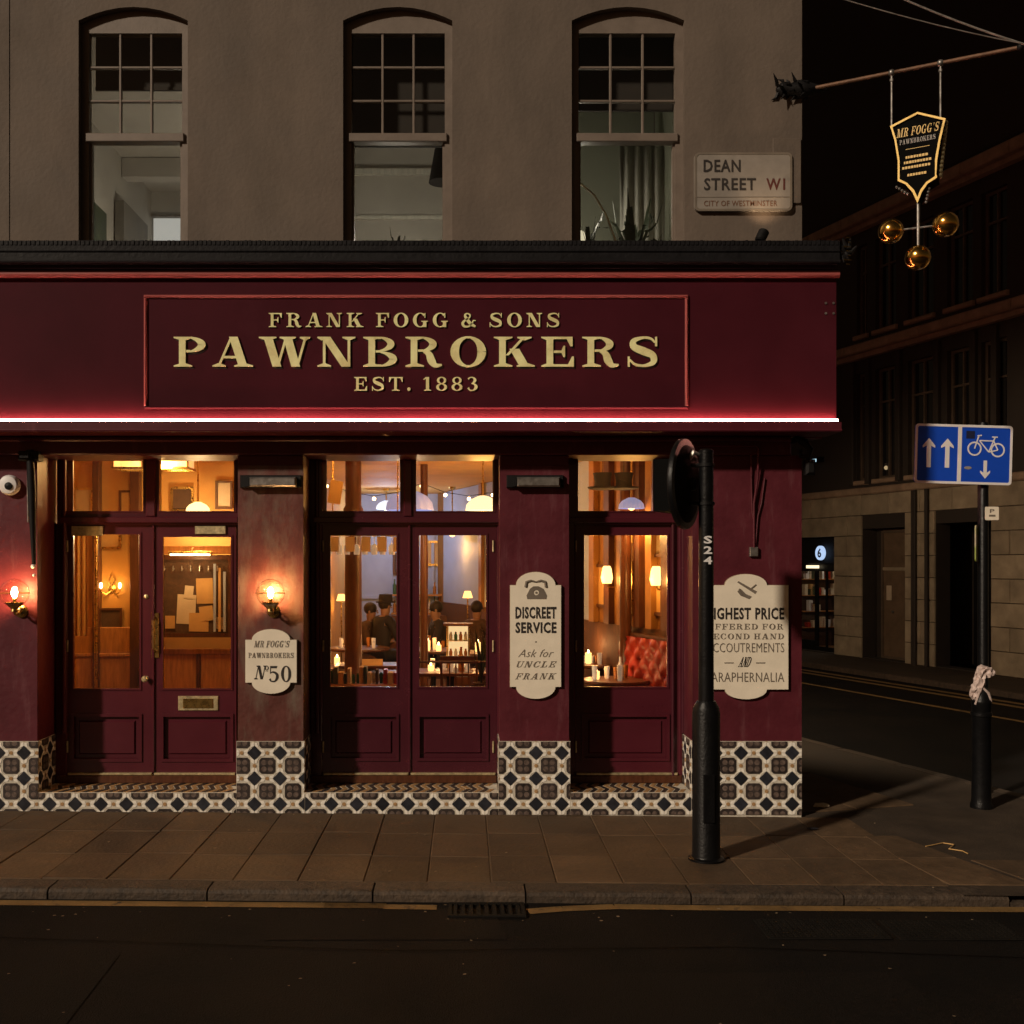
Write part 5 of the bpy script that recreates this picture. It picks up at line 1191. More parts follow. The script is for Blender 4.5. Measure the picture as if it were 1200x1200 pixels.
# openings of the ground storey
def back(a, b, h, m, y=.30): return obj('recess_back', MB().box(a-.02,b+.02,y+.06,y+.12,0,h+.1), m, fb)
for a, b, h in gopen:
    if (a, b) == (shop[0]-.7, shop[1]): continue
    if (a, b) == vo: back(a, b, h, M_BLACKM, .9)
    elif (a, b) == dd_:
        dn = obj('door', MB().cbox(a+.28,b-.20,.30,.36,.02,h-.02,.01), M_FBROWN, fb)
        obj('door_frame', frame(a+.28,b-.20,.02,h-.05,.05,.262,.299), M_FFRAME, dn)
        obj('transom_rail', MB().box(a+.33,b-.25,.27,.299,1.95,2.02), M_FSTONE, dn)
        obj('notice', MB().box(a+.42,a+.58,.292,.299,1.3,1.62), M_PAPER, dn)
        obj('handle', MB().ball((b-.75,.27,1.05), .03, 8, 6), M_STEEL, dn)
        back(a, b, h, M_FDARK, .32)
    else: back(a, b, h, M_BLACKM, .5)
for s_, w_ in ((vo[0]-.16, .07), (vo[0]-.5, .05), (dd_[1]+.3,.05)):
    obj('downpipe', MB().tube([(s_,-.10,.0),(s_,-.10,H1)], w_*.6, 10), M_FDARK, fb, smooth=True)
# the lit shop
a, b, h = shop[0]-.7, shop[1], fZ(950,629)
ht = fZ(958,667)
sf = obj('shopfront', MB().plate(rect(a,b,0,h), [rect(a+.08,fS(948),.25,ht-.05)[::-1], rect(fS(951),fS(974),.12,ht-.05)[::-1]], .16, .22), M_BLACK, fb)
obj('fascia_panel', MB().cbox(a+.04,b-.04,.12,.159,ht+.12,h-.04,.01), M_BLACKM, sf)
obj('shop_floor', MB().box(a,b,.23,3.6,-.02,.03), M_FLOOR, fb)
obj('shop_wall', MB().box(a,b,3.6,3.7,0,3).box(a-.05,a,.23,3.7,0,3).box(b,b+.05,.23,3.7,0,3).box(a,b,.23,3.7,2.9,2.95), M_CLOTHB, fb)
obj('pane', MB().box(fS(951),fS(974),.185,.19,.12,ht-.05), M_GLASS, sf); obj('pane', MB().box(a+.08,fS(948),.185,.19,.25,ht-.05), M_GLASS, sf)
obj('door_stile', MB().box(fS(962)-.03,fS(962)+.03,.15,.184,.12,ht-.05), M_BLACK, sf)
obj('lit_strip', MB().box(fS(941),fS(955),.09,.118,ht+.02,ht+.09), glow('shop_strip_glow', (1,.80,.50), 1.6), sf)
sg = thing('round_shop_sign', 'small round glowing white sign over the lit shop door across the street', 'sign', tuple(Vector((FX0,FY0,0))+fu*fS(960.5)+fn*-.05+Vector((0,0,fZ(960.5,648)))), math.atan2(fu.y, fu.x))
obj('disc', MB().lathe([(.17,0),(.17,-.05),(.15,-.055),(.001,-.056)], seg=24, axis='y'), glow('sign_disc_glow', (.50,.68,1), .9), sg)
obj('lettering', sans('6', -.075, .075, -.11, .11, -.056, .003, .03), M_INK, sg)
sh = thing('shop_shelf', 'lit shelf of bright packets inside the shop across the side street', 'shelf', tuple(Vector((FX0,FY0,0))+fu*(shop[0]-.7+.16)+fn*-1.25), math.atan2(fu.y, fu.x)+PI/2)
for z in (.5,.9,1.3,1.7): obj('board', MB().box(-.9,.9,-.15,.15,z,z+.02), M_WOODL, sh)
for k in range(70):
    x = random.uniform(-.85,.82); z = random.choice([.52,.92,1.32,1.72]); q = random.choice([M_PAPER, M_RED, M_PAPERO, M_WHITE, M_LEAF])
    obj('packet', MB().box(x,x+random.uniform(.04,.10),-.14,-.02,z,z+random.uniform(.12,.28)), q, sh)
sl2 = thing('shop_ceiling_light', 'glowing ceiling panel inside the shop across the side street', 'ceiling light', tuple(Vector((FX0,FY0,2.85))+fu*fS(957)+fn*-1.2), math.atan2(fu.y, fu.x))
obj('diffuser', MB().box(-.5,.5,-.2,.2,-.02,.02), glow('shop_panel_glow', (1,.82,.6), 8), sl2)
fl2 = thing('wall_floodlight', 'small cold white floodlight on the stone office block beside the pub corner', 'lamp', tuple(Vector((FX0,FY0,0))+fu*fS(961)+fn*.16+Vector((0,0,fZ(961,541)))), math.atan2(fu.y, fu.x))  # glowing box stands in for a cold reflection in a window
obj('housing', MB().cbox(-.16,.16,-.04,.15,-.02,.10,.01), M_BLACKM, fl2)
obj('lens', MB().cbox(-.14,.14,-.07,-.041,-.02,.05,.01), glow('cold_lens', (.55,.85,1), .8), fl2)
wg = thing('office_desk_lamp', 'tiny warm lamp glowing behind a first floor window of the stone block', 'lamp', tuple(Vector((FX0,FY0,0))+fu*fS(1033)+fn*-.12+Vector((0,0,fZ(1033,548)))))
obj('bulb', MB().ball((0,0,0), .045, 10, 8, (1,.5,1)), glow('dim_warm', (1,.75,.4), .35), wg); obj('cap', MB().box(-.02,.02,-.02,.02,.045,.10), M_STEEL, wg)
ln = thing('street_lantern', 'amber street lantern on a bracket on the side wall of the pub', 'street lamp', sp(6.5, 0, 4.3), -SA)  # unseen lantern added to light the side street
ln.rotation_euler = (0,0,SA)
obj('bracket', MB().tube([(0,0,0),(.5,0,.22),(.95,0,.12)], .025, 8), M_BLACKM, ln, smooth=True)
obj('hood', MB().lathe([(.20,.0),(.14,.08),(.03,.14),(.001,.15)], (.95,0,0), 20), M_BLACKM, ln, smooth=True)
obj('lamp_bowl', MB().lathe([(.13,-.001),(.11,-.07),(.05,-.11),(.001,-.12)], (.95,0,0), 20), glow('sodium_glow', (1,.55,.2), 6), ln, smooth=True)
l = bpy.data.lights.new('sodium_light', 'SPOT'); l.energy = 680; l.color = (1,.76,.50); l.spot_size = math.radians(125); l.spot_blend = .35; l.shadow_soft_size = .10
o = bpy.data.objects.new('sodium_light', l); COL.objects.link(o); o.parent = ln; o.location = (.95,0,-.2); o.rotation_euler = Vector((-1,0,1.0)).normalized().to_track_quat('Z','Y').to_euler()
# a dark building closing the side street beyond, and its skyline
eb = thing('street_end_building', 'dark brick building closing the far end of the side street', 'building', (-6, 58, 0))
obj('wall', MB().box(-20,20,0,6,0,22), M_FDARK, eb)
for i in range(8):
    for j in range(5):
        wq = obj('window', frame(-12+i*3,-10.9+i*3,2+j*3.4,3.9+j*3.4,.07,-.06,.0), M_FFRAME, eb); obj('pane', MB().box(-11.93+i*3,-10.97+i*3,-.03,-.02,2.07+j*3.4,3.83+j*3.4), M_FDG, wq)

# ================================================================== INSIDE THE PUB
G_WARM = glow('warm_shade_glow', (1,.62,.24), 3.0); G_FLAME = glow('candle_glow', (1,.62,.25), 14); G_COOL = glow('cool_shade_glow', (.55,.58,.90), .42)
def pendant(label, x, y, z, r, m, e, col, group='pendant lamps in the pub'):
    t = thing('pendant_lamp', label, 'pendant lamp', (x, y, z), 0, group)
    obj('shade', MB().lathe([(r,-.0),(r*.93,r*.34),(r*.7,r*.62),(r*.35,r*.80),(.03,r*.86),(.03,r*.82),(r*.33,r*.76),(r*.67,r*.59),(r*.9,r*.33),(r*.97,.0)], seg=72).flute(18), m, t, smooth=True)
    obj('stem', MB().tube([(0,0,r*.83),(0,0,CZ-.03-z)], .010, 8), M_BRASS, t)
    obj('ceiling_rose', MB().lathe([(.06,CZ-.031-z),(.05,CZ-.06-z),(.015,CZ-.08-z)], seg=16), M_BRASS, t)
    obj('lamp_globe', MB().ball((0,0,r*.15), r*.30, 12, 8), G_WARM, t, smooth=True)
    lamp_light(t, (0,0,-.22), e*3.2, col, .06); return t
WARM = (1,.46,.10)
pendant('glowing cream dome lamp in the right pane above the middle doors', X(566,12), 3.0, Z(598,12), .19, glow('cream_shade_glow', (1,.80,.42), 1.5), 17, WARM)
pendant('glowing bluish dome lamp in the left pane above the middle doors', X(480,12.4), 3.4, Z(598,12.4), .27, G_COOL, 8, (1,.66,.36))  # dome imitates a soft reflection in the pane
pendant('lamp shining beyond the left pane above the middle doors', X(410,15.5), 6.5, 2.62, .20, G_WARM, 5, WARM)
pendant('bluish globe lamp in the pane above the right door', X(740,10.9), 1.9, Z(596,10.9), .13, G_COOL, 6, WARM)
pendant('lit dome lamp in the right pane above the left double door', X(232,11.1), 2.1, Z(600,11.1), .12, G_WARM, 7, (1,.66,.30))
pendant('lit dome lamp deep in the bar hanging behind the middle doors', X(530,16.8), 7.8, 2.55, .20, G_WARM, 3, WARM)
# lantern box over the lobby
for px in (155, 207):
    lt_ = thing('lobby_lantern', ['glowing brass framed lantern in the left pane above the left double door','glowing brass framed lantern in the right pane above the left double door'][px > 200], 'lantern', (X(px,10.4), 1.4, Z(551,10.4)), 0, 'lobby lanterns')
    obj('frame', MB().box(-.15,.15,-.15,-.13,0,.02).box(-.15,.15,.13,.15,0,.02).box(-.15,-.13,-.129,.129,0,.02).box(.13,.15,-.129,.129,0,.02).box(-.15,-.135,-.15,-.135,.02,.24).box(.135,.15,-.15,-.135,.02,.24), M_BRASS, lt_)
    obj('glass_box', MB().box(-.134,.134,-.134,.134,.021,.23), mat('amber_lantern_glass', (.8,.5,.2), .4, var=.5, scale=12, bump=.1, emit=(1,.62,.22), es=.8), lt_)
    obj('rod', MB().tube([(0,0,.23),(0,0,CZ-.03-Z(551,10.4))], .008, 6), M_BRASS, lt_)
lobby_lamp = thing('lobby_ceiling_lamp', 'flush brass ceiling lamp lighting the ochre lobby', 'ceiling lamp', (-2.9, 1.25, CZ-.03))
obj('bowl', MB().lathe([(.10,0),(.09,-.03),(.05,-.055),(.001,-.06)], seg=20), G_WARM, lobby_lamp, smooth=True); lamp_light(lobby_lamp, (0,-.1,-.25), 52, (1,.56,.18), .08)
# double candle sconce on the lobby wall
def sconce(label, loc, e=2.0, s=1.):
    t = thing('wall_sconce', label, 'wall sconce', loc, 0, 'brass wall sconces inside')
    obj('back_plate', MB().lathe([(.05,0),(.045,-.012),(.01,-.02)], seg=16, axis='y'), M_BRASS, t, smooth=True)
    obj('crest', MB().tube([(0,-.02,.0),(-.03,-.02,.08),(0,-.02,.17),(.03,-.02,.09),(0,-.02,.02)], .008, 6), M_BRASS, t)
    for sx in (-1, 1):
        a = obj('arm', MB().tube([(0,-.02,-.02),(sx*.05,-.05,-.06),(sx*.10,-.06,-.03),(sx*.10,-.06,.0)], .007, 8), M_BRASS, t, smooth=True)
        obj('candle_bulb', MB().ball((sx*.10,-.06,.035), .017, 10, 8, (1,1,2.0)), G_FLAME, a, smooth=True)
    lamp_light(t, (0,-.20,.05), e, WARM, .04); return t
sconce('twin candle wall sconce glowing through the glass of the left door leaf', (X(130,11.45), 2.495, Z(690,11.45)), 3.5)
sconce('twin candle wall sconce on the grey back wall behind the middle doors', (X(538,18.45), 9.495, Z(688,18.45)), 4)
# lobby: dark posts, dado, curtain, notice board, bench
for px, w_, m in ((108,.07,M_WOOD),(154,.10,M_WOOD)):
    obj('wall_post', MB().cbox(X(px,11.3)-w_/2,X(px,11.3)+w_/2,2.40,2.499,IZ,CZ-.04), m, pub)
obj('brass_rail', MB().tube([(X(112.5,10.9),1.9,IZ),(X(112.5,10.9),1.9,2.45)], .016, 10), M_BRASS, pub, smooth=True)
obj('dado', MB().cbox(-4.37,X(150,11.2),2.44,2.499,IZ,Z(735,11.45)).cbox(-4.37,X(150,11.2),2.42,2.439,Z(770,11.4),Z(766,11.4)), M_WOODL, pub)
tag(obj('folded_curtain', MB().add([(X(84,10.9)+.012*k, 1.85+.02*math.sin(k*1.5), z) for k in range(16) for z in (Z(745,10.9), 2.46)], [(2*k,2*k+2,2*k+3,2*k+1) for k in range(15)]), M_INT), 'gold curtain folds at the left side behind the left door leaf', 'curtain')
nbd = thing('notice_board', 'dark framed board pinned with buff papers behind the right leaf of the left doors', 'notice board', (X(229,11.0), 1.98, Z(742,11.0)))
hw_ = (X(270,11.0)-X(190,11.0))/2; hh_ = Z(655,11)-Z(742,11)
obj('backing', MB().box(-hw_,hw_,-.0,.03,0,hh_), M_CLOTHB, nbd); obj('frame', frame(-hw_-.04,hw_+.04,-.04,hh_+.04,.045,-.03,-.001), M_WOOD, nbd)
rnd = random.Random(3)
for i, (x, z, w_, h, r_) in enumerate([(-.19,.10,.19,.30,.05),(.02,.30,.17,.26,-.03),(-.06,.02,.20,.19,.02),(-.11,.36,.09,.13,.1),(.06,.12,.14,.15,-.12),(-.30,.05,.10,.13,0),(.20,.05,.10,.12,.1)]):
    q = MB().box(0,w_,-.0025*(i+1)-.002,-.0025*(i+1),0,h).xf(Matrix.Rotation(r_,4,'Y')).mv(x,0,z); obj('pinned_paper', q, M_PAPERO if i % 3 else M_PAPER, nbd)
for k in range(7): obj('coat_hook', MB().tube([(-hw_+.05+.09*k,-.01,hh_-.10),(-hw_+.05+.09*k,-.06,hh_-.12),(-hw_+.05+.09*k,-.05,hh_-.07)], .007, 6), M_STEEL, nbd)
for k in range(3): obj('hanging_strap', MB().box(.20+.05*k,.225+.05*k,-.05,-.04,.02,hh_-.05-.04*k), M_GREYW if k != 1 else M_PAPERO, nbd)
obj('head_board', MB().cbox(-hw_-.1,hw_+.1,-.06,-.031,hh_+.05,hh_+.13), M_WOODL, nbd)
ben = thing('lobby_bench', 'orange oak settle with two panels low behind the right leaf of the left doors', 'bench', (X(231,11.0), 2.1, IZ))
bz = Z(762,10.9)-IZ
obj('back_frame', frame(-.55,.55,.25,bz,.05,-.06,-.0), M_WOODL, ben); obj('back_panel', MB().cbox(-.499,-.02,-.035,-.005,.301,bz-.051).cbox(.02,.499,-.035,-.005,.301,bz-.051), M_WOODL, ben)
obj('centre_stile', MB().cbox(-.019,.019,-.058,-.001,.301,bz-.051), M_WOOD, ben)
obj('seat', MB().cbox(-.6,.6,-.45,-.061,.42,.46), M_WOODL, ben)
for sx in (-.56,.52): obj('leg', MB().box(sx,sx+.05,-.43,-.38,0,.419), M_WOODL, ben)
# bar tables
def table(label, x, y, r=.36, h=.78, sq=False, group='pub tables'):
    t = thing('pub_table', label, 'table', (x, y, IZ), 0, group)
    if sq: obj('table_top', MB().cbox(-r,r,-r*.7,r*.7,h-.035,h,.006), M_WOOD, t)
    else: obj('table_top', MB().lathe([(.001,h-.035),(r-.01,h-.035),(r,h-.02),(r-.006,h),(.001,h)], seg=32), M_WOOD, t, smooth=True)
    obj('column', MB().lathe([(.05,.03),(.04,.10),(.03,.3),(.045,h-.1),(.06,h-.036)], seg=16), M_BLACKM, t, smooth=True)
    obj('foot', MB().lathe([(.24,0),(.24,.015),(.06,.05),(.05,.055)], seg=24), M_BLACKM, t, smooth=True); return t
def candle(label, x, y, z, h=.10, r=.035):
    t = thing('candle_jar', label, 'candle', (x, y, z), 0, 'table candles')
    obj('glass_jar', MB().lathe([(r*.8,0),(r,.01),(r,h),(r*.92,h),(r*.9,.02)], seg=16), glow('candle_jar_glow', (1,.55,.18), 2.2), t, smooth=True)
    obj('flame', MB().ball((0,0,h+.01), .012, 8, 8, (1,1,2.2)), G_FLAME, t, smooth=True); lamp_light(t, (0,0,h+.10), 3.5, (1,.50,.18), .02); return t
T1 = (X(420,14.3), 5.3); T2 = (X(508,14.0), 5.0); T3 = (X(430,12.6), 3.6); T4 = (X(528,12.2), 3.2); T5 = (X(722,10.75), 1.75)
table('round dark table with a candle behind the left leaf of the middle doors', *T1, .42, .80)
table('round dark table with two candles behind the right leaf of the middle doors', *T2, .42, .80)
table('square dark table nearest the left leaf of the middle doors', *T3, .36, .74, True)
table('square dark table nearest the right leaf of the middle doors', *T4, .42, .70, True)
table('round dark table just inside the right hand door', *T5, .34, .76)
candle('glowing candle jar on the table behind the left leaf of the middle doors', T1[0], T1[1]-.1, IZ+.80, .11)
candle('taller glowing candle jar, left of the pair behind the right middle door leaf', X(501,13.8), 4.8, IZ+.80, .13)
candle('shorter glowing candle jar, right of the pair behind the right middle door leaf', X(514,13.7), 4.7, IZ+.80, .08)
candle('glowing candle jar on the table inside the right hand door', T5[0]-.2, T5[1], IZ+.76, .08)
def chair(label, x, y, rz):
    t = thing('wooden_chair', label, 'chair', (x, y, IZ), rz, 'dark pub chairs')
    obj('seat', MB().cbox(-.20,.20,-.20,.20,.43,.465,.01), M_WOOD, t)
    for a, b in ((-1,-1),(1,-1),(-1,1),(1,1)): obj('leg', MB().tube([(a*.17,b*.17,.429),(a*.19,b*.19,0)], [.018,.014], 8), M_WOOD, t)
    bk = obj('backrest', MB().tube([(-.18,.18,.466),(-.19,.22,.90)], .014, 8).tube([(.18,.18,.466),(.19,.22,.90)], .014, 8).cbox(-.20,.20,.20,.235,.86,.94), M_WOOD, t)
    for k in range(4): obj('spindle', MB().tube([(-.10+.066*k,.185,.466),(-.10+.066*k,.215,.86)], .008, 6), M_WOOD, bk)
    return t
chair('dark wooden chair left of the near table behind the left middle door leaf', T3[0]-.55, T3[1]+.1, PI/2)
chair('dark wooden chair facing the near table behind the right middle door leaf', T4[0]+.1, T4[1]-.62, PI)
chair('dark wooden chair right of the near table behind the right middle door leaf', T4[0]+.62, T4[1]+.1, -PI/2)
# objects on tables
def bottle(label, x, y, z, h, m, r=.035):
    t = obj('bottle', MB().lathe([(.001,0),(r,.002),(r,h*.58),(r*.4,h*.74),(r*.36,h*.97),(r*.45,h*.98),(r*.45,h),(.001,h)], seg=14), m, loc=(x,y,z), smooth=True)
    return tag(t, label, 'bottle', 'bottles in the pub')
MBOT = [mat('green_bottle_glass', (.03,.10,.04), .08, var=.1, bump=0), mat('amber_bottle_glass', (.28,.10,.02), .08, var=.1, bump=0), mat('clear_bottle_glass', (.45,.42,.36), .06, var=.1, bump=0)]
bottle('amber bottle on the near table behind the right middle door leaf', T4[0]+.12, T4[1], IZ+.70, .27, MBOT[1])
bottle('green bottle on the near table behind the left middle door leaf', T3[0]-.1, T3[1], IZ+.74, .28, MBOT[0])
bottle('clear bottle on the round table just inside the right hand door', T5[0]+.05, T5[1]+.05, IZ+.76, .22, MBOT[2])
fm_ = thing('table_menu', 'long pale folded menu standing on the near table behind the left middle door leaf', 'menu', (X(429,12.4), 3.4, IZ+.741))
obj('card', MB().add([(-.19,0,0),(.19,0,0),(.19,.05,.07),(-.19,.05,.07),(-.19,.10,0),(.19,.10,0)], [(0,1,2,3),(3,2,5,4)]), M_PAPERO, fm_)
# glass cabinet lit from inside
gc = thing('lit_display_cabinet', 'small glowing glass cabinet of jars behind the right leaf of the middle doors', 'cabinet', (X(537,13.1), 4.1, IZ))
cw = .13; c0z, c1z = Z(792,13.1)-IZ, Z(733,13.1)-IZ
obj('stand', MB().box(-cw-.02,cw+.02,-.12,.12,0,c0z-.001), M_WOOD, gc); obj('top', MB().cbox(-cw-.05,cw+.05,-.16,.14,c1z+.001,c1z+.03), M_WOOD, gc)
obj('back', MB().box(-cw,cw,.10,.12,c0z,c1z), glow('lit_cabinet_back', (1,.72,.35), .9), gc)
for sx in (-1, 1): obj('post', MB().box(sx*cw-.012,sx*cw+.012,-.12,-.096,c0z,c1z), M_BRASS, gc)
for k in range(3):
    z_ = c0z+.02+k*(c1z-c0z)/3; obj('shelf', MB().box(-cw+.013,cw-.013,-.10,.099,z_,z_+.01), M_BRASS, gc)
    for q in range(4): obj('jar', MB().lathe([(.001,0),(.02,.0),(.022,.06),(.012,.08),(.012,.10),(.001,.10)], (-.09+.06*q,-.04,z_+.011), 10), MBOT[(q+k) % 3], gc, smooth=True)
# rack of bright glasses hanging below the ceiling
gr = thing('glass_rack', 'hanging rack of bright glasses and cards across the top of the middle doors', 'rack', (X(428,11.6), 2.6, Z(650,11.6)))
obj('rail', MB().box(-.42,.42,-.14,.14,.20,.22).box(-.42,.42,-.14,-.12,.22,.25), M_BRASS, gr)
for x_ in (-.35,.35): obj('rod', MB().tube([(x_,0,.22),(x_,0,CZ-.03-Z(650,11.6))], .008, 6), M_BRASS, gr)
MGG = mat('lit_glassware', (.62,.52,.36), .15, var=.4, scale=9, bump=.1, emit=(1,.78,.5), es=.18)  # slight emission imitates lamplight caught in the glass
for k in range(9): obj('wine_glass', MB().lathe([(.03,.198),(.004,.19),(.004,.12),(.03,.10),(.036,.05),(.030,.0),(.028,.0),(.034,.05),(.004,.115)], (-.38+.095*k,-.05+.08*(k%2),0), 14), MGG, gr, smooth=True)
for k in range(5): obj('card', MB().box(-.37+.17*k,-.27+.17*k,-.135,-.131,.03,.19), M_PAPER, gr)
pc = thing('hanging_price_card', 'tilted buff card hanging in the left pane above the middle doors', 'card', (X(391,10.6), 1.6, Z(590,10.6)), math.radians(20))
obj('card', MB().box(-.065,.065,-.002,.002,0,.23).xf(Matrix.Rotation(.15,4,'Y')), M_PAPERO, pc); obj('cord', MB().tube([(0,0,.22),(0,0,CZ-.03-Z(590,10.6))], .003, 5), M_BRASS, pc)
# timber posts
for label, px, d, w_ in (('stout dark timber post behind the left leaf of the middle doors', 414, 12.1, .20), ('slim dark post at the left of the right leaf of the middle doors', 497, 13.0, .10), ('dark timber post seen through the right hand door', 733, 11.2, .13), ('slim timber post at the left of the right hand door', 706, 12.2, .09)):
    x_ = X(px,d); p_ = MB(); p_.lathe([(w_*.62,IZ),(w_*.62,IZ+.25),(w_*.5,IZ+.32),(w_*.47,2.2),(w_*.40,2.55),(w_*.56,2.60),(w_*.56,2.72),(w_*.45,2.76),(w_*.45,CZ-.032)], seg=18)
    tag(obj('timber_post', p_, M_WOOD, loc=(x_, d-9, 0), smooth=True), label, 'post', 'timber posts inside')
# hanging top hats above right door and lit posters
for i, px in enumerate((706, 731)):
    t = thing('hanging_top_hat', ['left of the two dark top hats in the pane above the right hand door','right of the two dark top hats in the pane above the right hand door'][i], 'hat', (X(px,10.7), 1.7, Z(573,10.7)), 0, 'hanging top hats')
    obj('crown', MB().lathe([(.085,.0),(.080,.08),(.095,.16),(.001,.165)], seg=22), M_CLOTH, t, smooth=True); obj('brim', MB().lathe([(.075,-.001),(.14,.012),(.15,.02),(.14,.002),(.076,-.01)], seg=24), M_CLOTH, t, smooth=True)
    obj('cord', MB().tube([(0,0,.16),(0,0,CZ-.03-Z(573,10.7))], .003, 5), M_CLOTH, t)
# red tufted banquette along the raking wall
bq = thing('red_banquette', 'red buttoned leather bench against the wall inside the right hand door', 'bench', tuple(ip(1.9,.04,IZ)), SA)
# local: y along wall, -x into the room
obj('seat', MB().box(-.55,-.12,-.9,.62,.30,.45), M_RED, bq); obj('base', MB().box(-.50,-.02,-.9,.62,0,.299), M_WOOD, bq)
bkm = MB(); ny_, nz_n = 66, 22
for i in range(ny_+1):
    for j in range(nz_n+1):
        y = -.9+1.52*i/ny_; z = .45+.72*j/nz_n; u = y/.11; v = z/.11
        d_ = abs(math.sin(PI*(u+v)/2))*abs(math.sin(PI*(u-v)/2)); bkm.v.append((-.10-.05*d_**.5-.02*(1-j/nz_n), y, z))
for i in range(ny_):
    for j in range(nz_n): a = i*(nz_n+1)+j; bkm.f.append((a, a+1, a+nz_n+2, a+nz_n+1))
obj('tufted_back', bkm, M_RED, bq, smooth=True); obj('back_board', MB().box(-.09,-.01,-.9,.62,.45,1.20), M_WOOD, bq)
# pictures and sconces on the raking wall
for k, (a, z, w_, h, m) in enumerate([(1.65,1.62,.26,.36,M_PAPERO),(2.3,1.60,.24,.50,M_PAPER),(3.0,1.65,.36,.42,M_PAPERO),(3.8,1.6,.4,.5,M_PAPER),(1.65,2.2,.24,.26,M_PAPER),(2.3,2.35,.26,.3,M_PAPERO)]):
    t = thing('framed_picture', ['lower framed print nearest the right hand door','tall framed print between the first posts on the raking wall','framed print beyond the second post on the raking wall','furthest framed print on the raking wall','small upper framed print nearest the right hand door','upper framed print between the first posts on the raking wall'][k], 'picture', tuple(ip(a+.3,.035,z)), SA-PI/2, 'framed prints inside')
    obj('print', MB().box(-w_/2,w_/2,-.006,0,0,h), m, t); obj('frame', frame(-w_/2-.03,w_/2+.03,-.03,h+.03,.032,-.03,-.007), M_BRASS if k % 2 else M_WOOD, t)
for k, a in enumerate((1.80, 2.95)):
    p = ip(a, .12, 1.95)
    t = thing('bracket_lamp', ['near glowing bracket lamp on the raking wall inside the right hand door','further glowing bracket lamp on the raking wall inside the right hand door'][k], 'wall lamp', p, SA-PI/2, 'bracket lamps on the raking wall')
    obj('shade', MB().lathe([(.05,-.06),(.065,.0),(.05,.10),(.035,.13)], seg=16), glow('amber_shade_glow', (1,.60,.20), 3.2), t, smooth=True); obj('arm', MB().tube([(0,.08,-.1),(0,.02,-.1),(0,0,-.06)], .009, 8), M_BRASS, t, smooth=True)
    lamp_light(t, (0,-.16,-.02), 9, WARM, .05)
# back bar against the grey wall
bb_ = thing('back_bar', 'dark back bar shelf unit against the grey rear wall of the pub', 'shelf', (-.35, 9.3, IZ))
obj('counter', MB().cbox(-1.0,1.0,-.45,.15,0,1.05), M_WOOD, bb_)
for z in (1.05,1.36): obj('shelf', MB().box(-.9,.9,-.10,.15,z+.001,z+.03), M_WOODL, bb_)
k_n = 0
for z in (1.08,1.39):
    x = -.85
    while x < .85:
        if random.random() < .8:
            k_n += 1; bottle(['amber','clear','green'][(k_n-1)%3]+' glass bottle on the '+('lower' if z < 1.2 else 'upper')+' back bar shelf at the rear', -.35+x, 9.3, IZ+z+.002, random.uniform(.2,.3), MBOT[k_n % 3], .03)
        x += .085
# rail wall of mirrors / panels at the back
for k in range(3): obj('wall_panel', frame(-1.9+.72*k,-1.25+.72*k,1.5,3.0,.05,9.46,9.499), M_GREYW, pub)
# a window blind, pale, deep on the raking side (seen top left through the right door)
wbld = thing('white_roller_blind', 'pale blind glowing at the top left through the right hand door glass', 'blind', (X(697,12.6), 3.6, Z(657,12.6)), math.radians(25))
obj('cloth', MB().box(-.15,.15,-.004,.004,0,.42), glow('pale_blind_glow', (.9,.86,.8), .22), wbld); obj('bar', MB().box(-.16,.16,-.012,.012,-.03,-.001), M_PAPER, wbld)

# more of the pub's clutter
cool = pendant('cool white dome lamp at the back of the bar behind the middle doors', X(452,17.2), 8.3, 2.98, .16, glow('cool_white_glow', (.75,.85,1), 1.2), 12, (.62,.74,1.0))  # cool lamp added to turn the back wall bluish like a reflection
for k, (px, d, z, w_, h) in enumerate([(398,17.9,1.75,.30,.42),(470,17.9,1.95,.22,.30),(508,17.9,2.1,.30,.36),(560,17.9,1.9,.30,.5),(575,17.9,2.45,.22,.28)]):
    t = thing('wall_picture', ['dark framed picture at the left of the grey back wall','small framed picture above the hatted customer','framed picture above the back bar','tall framed picture at the right of the grey back wall','small high picture at the right of the grey back wall'][k], 'picture', (X(px,d+.5), 9.49, z), 0, 'pictures on the grey wall')
    obj('print', MB().box(-w_/2,w_/2,-.012,-.004,0,h), M_CLOTHB if k % 2 else M_PAPERO, t); obj('frame', frame(-w_/2-.035,w_/2+.035,-.035,h+.035,.036,-.035,-.013), M_WOOD if k % 2 else M_BRASS, t)
chest = thing('carved_chest', 'orange carved wooden chest low behind the left leaf of the middle doors', 'chest', (X(458,12.9), 3.9, IZ), -.15)
obj('body', MB().cbox(-.17,.17,-.20,.20,.02,.58,.01), M_WOODL, chest)
for k in range(3):
    for q in range(2): obj('carved_panel', MB().cbox(-.15+.155*q,-.005+.155*q,-.215,-.2005,.05+.17*k,.20+.17*k,.012), M_WOODL, chest)
obj('lid', MB().cbox(-.19,.19,-.22,.22,.585,.62,.01), M_WOOD, chest)
T6 = (X(395,13.5), 4.5); T7 = (X(700,12.0), 3.0); T8 = (X(560,13.6), 4.6)
table('small table at the left edge behind the left leaf of the middle doors', *T6, .30, .62)
table('round table with a candle deep behind the right hand door', *T7, .30, .80)
table('table at the right edge behind the right leaf of the middle doors', *T8, .34, .80)
candle('glowing candle jar at the far left behind the left middle door leaf', T6[0], T6[1], IZ+.62, .12)
candle('glowing candle jar deep behind the right hand door', T7[0]-.1, T7[1], IZ+.80, .12)
candle('glowing candle jar at the right edge behind the right middle door leaf', T8[0], T8[1], IZ+.80, .12)
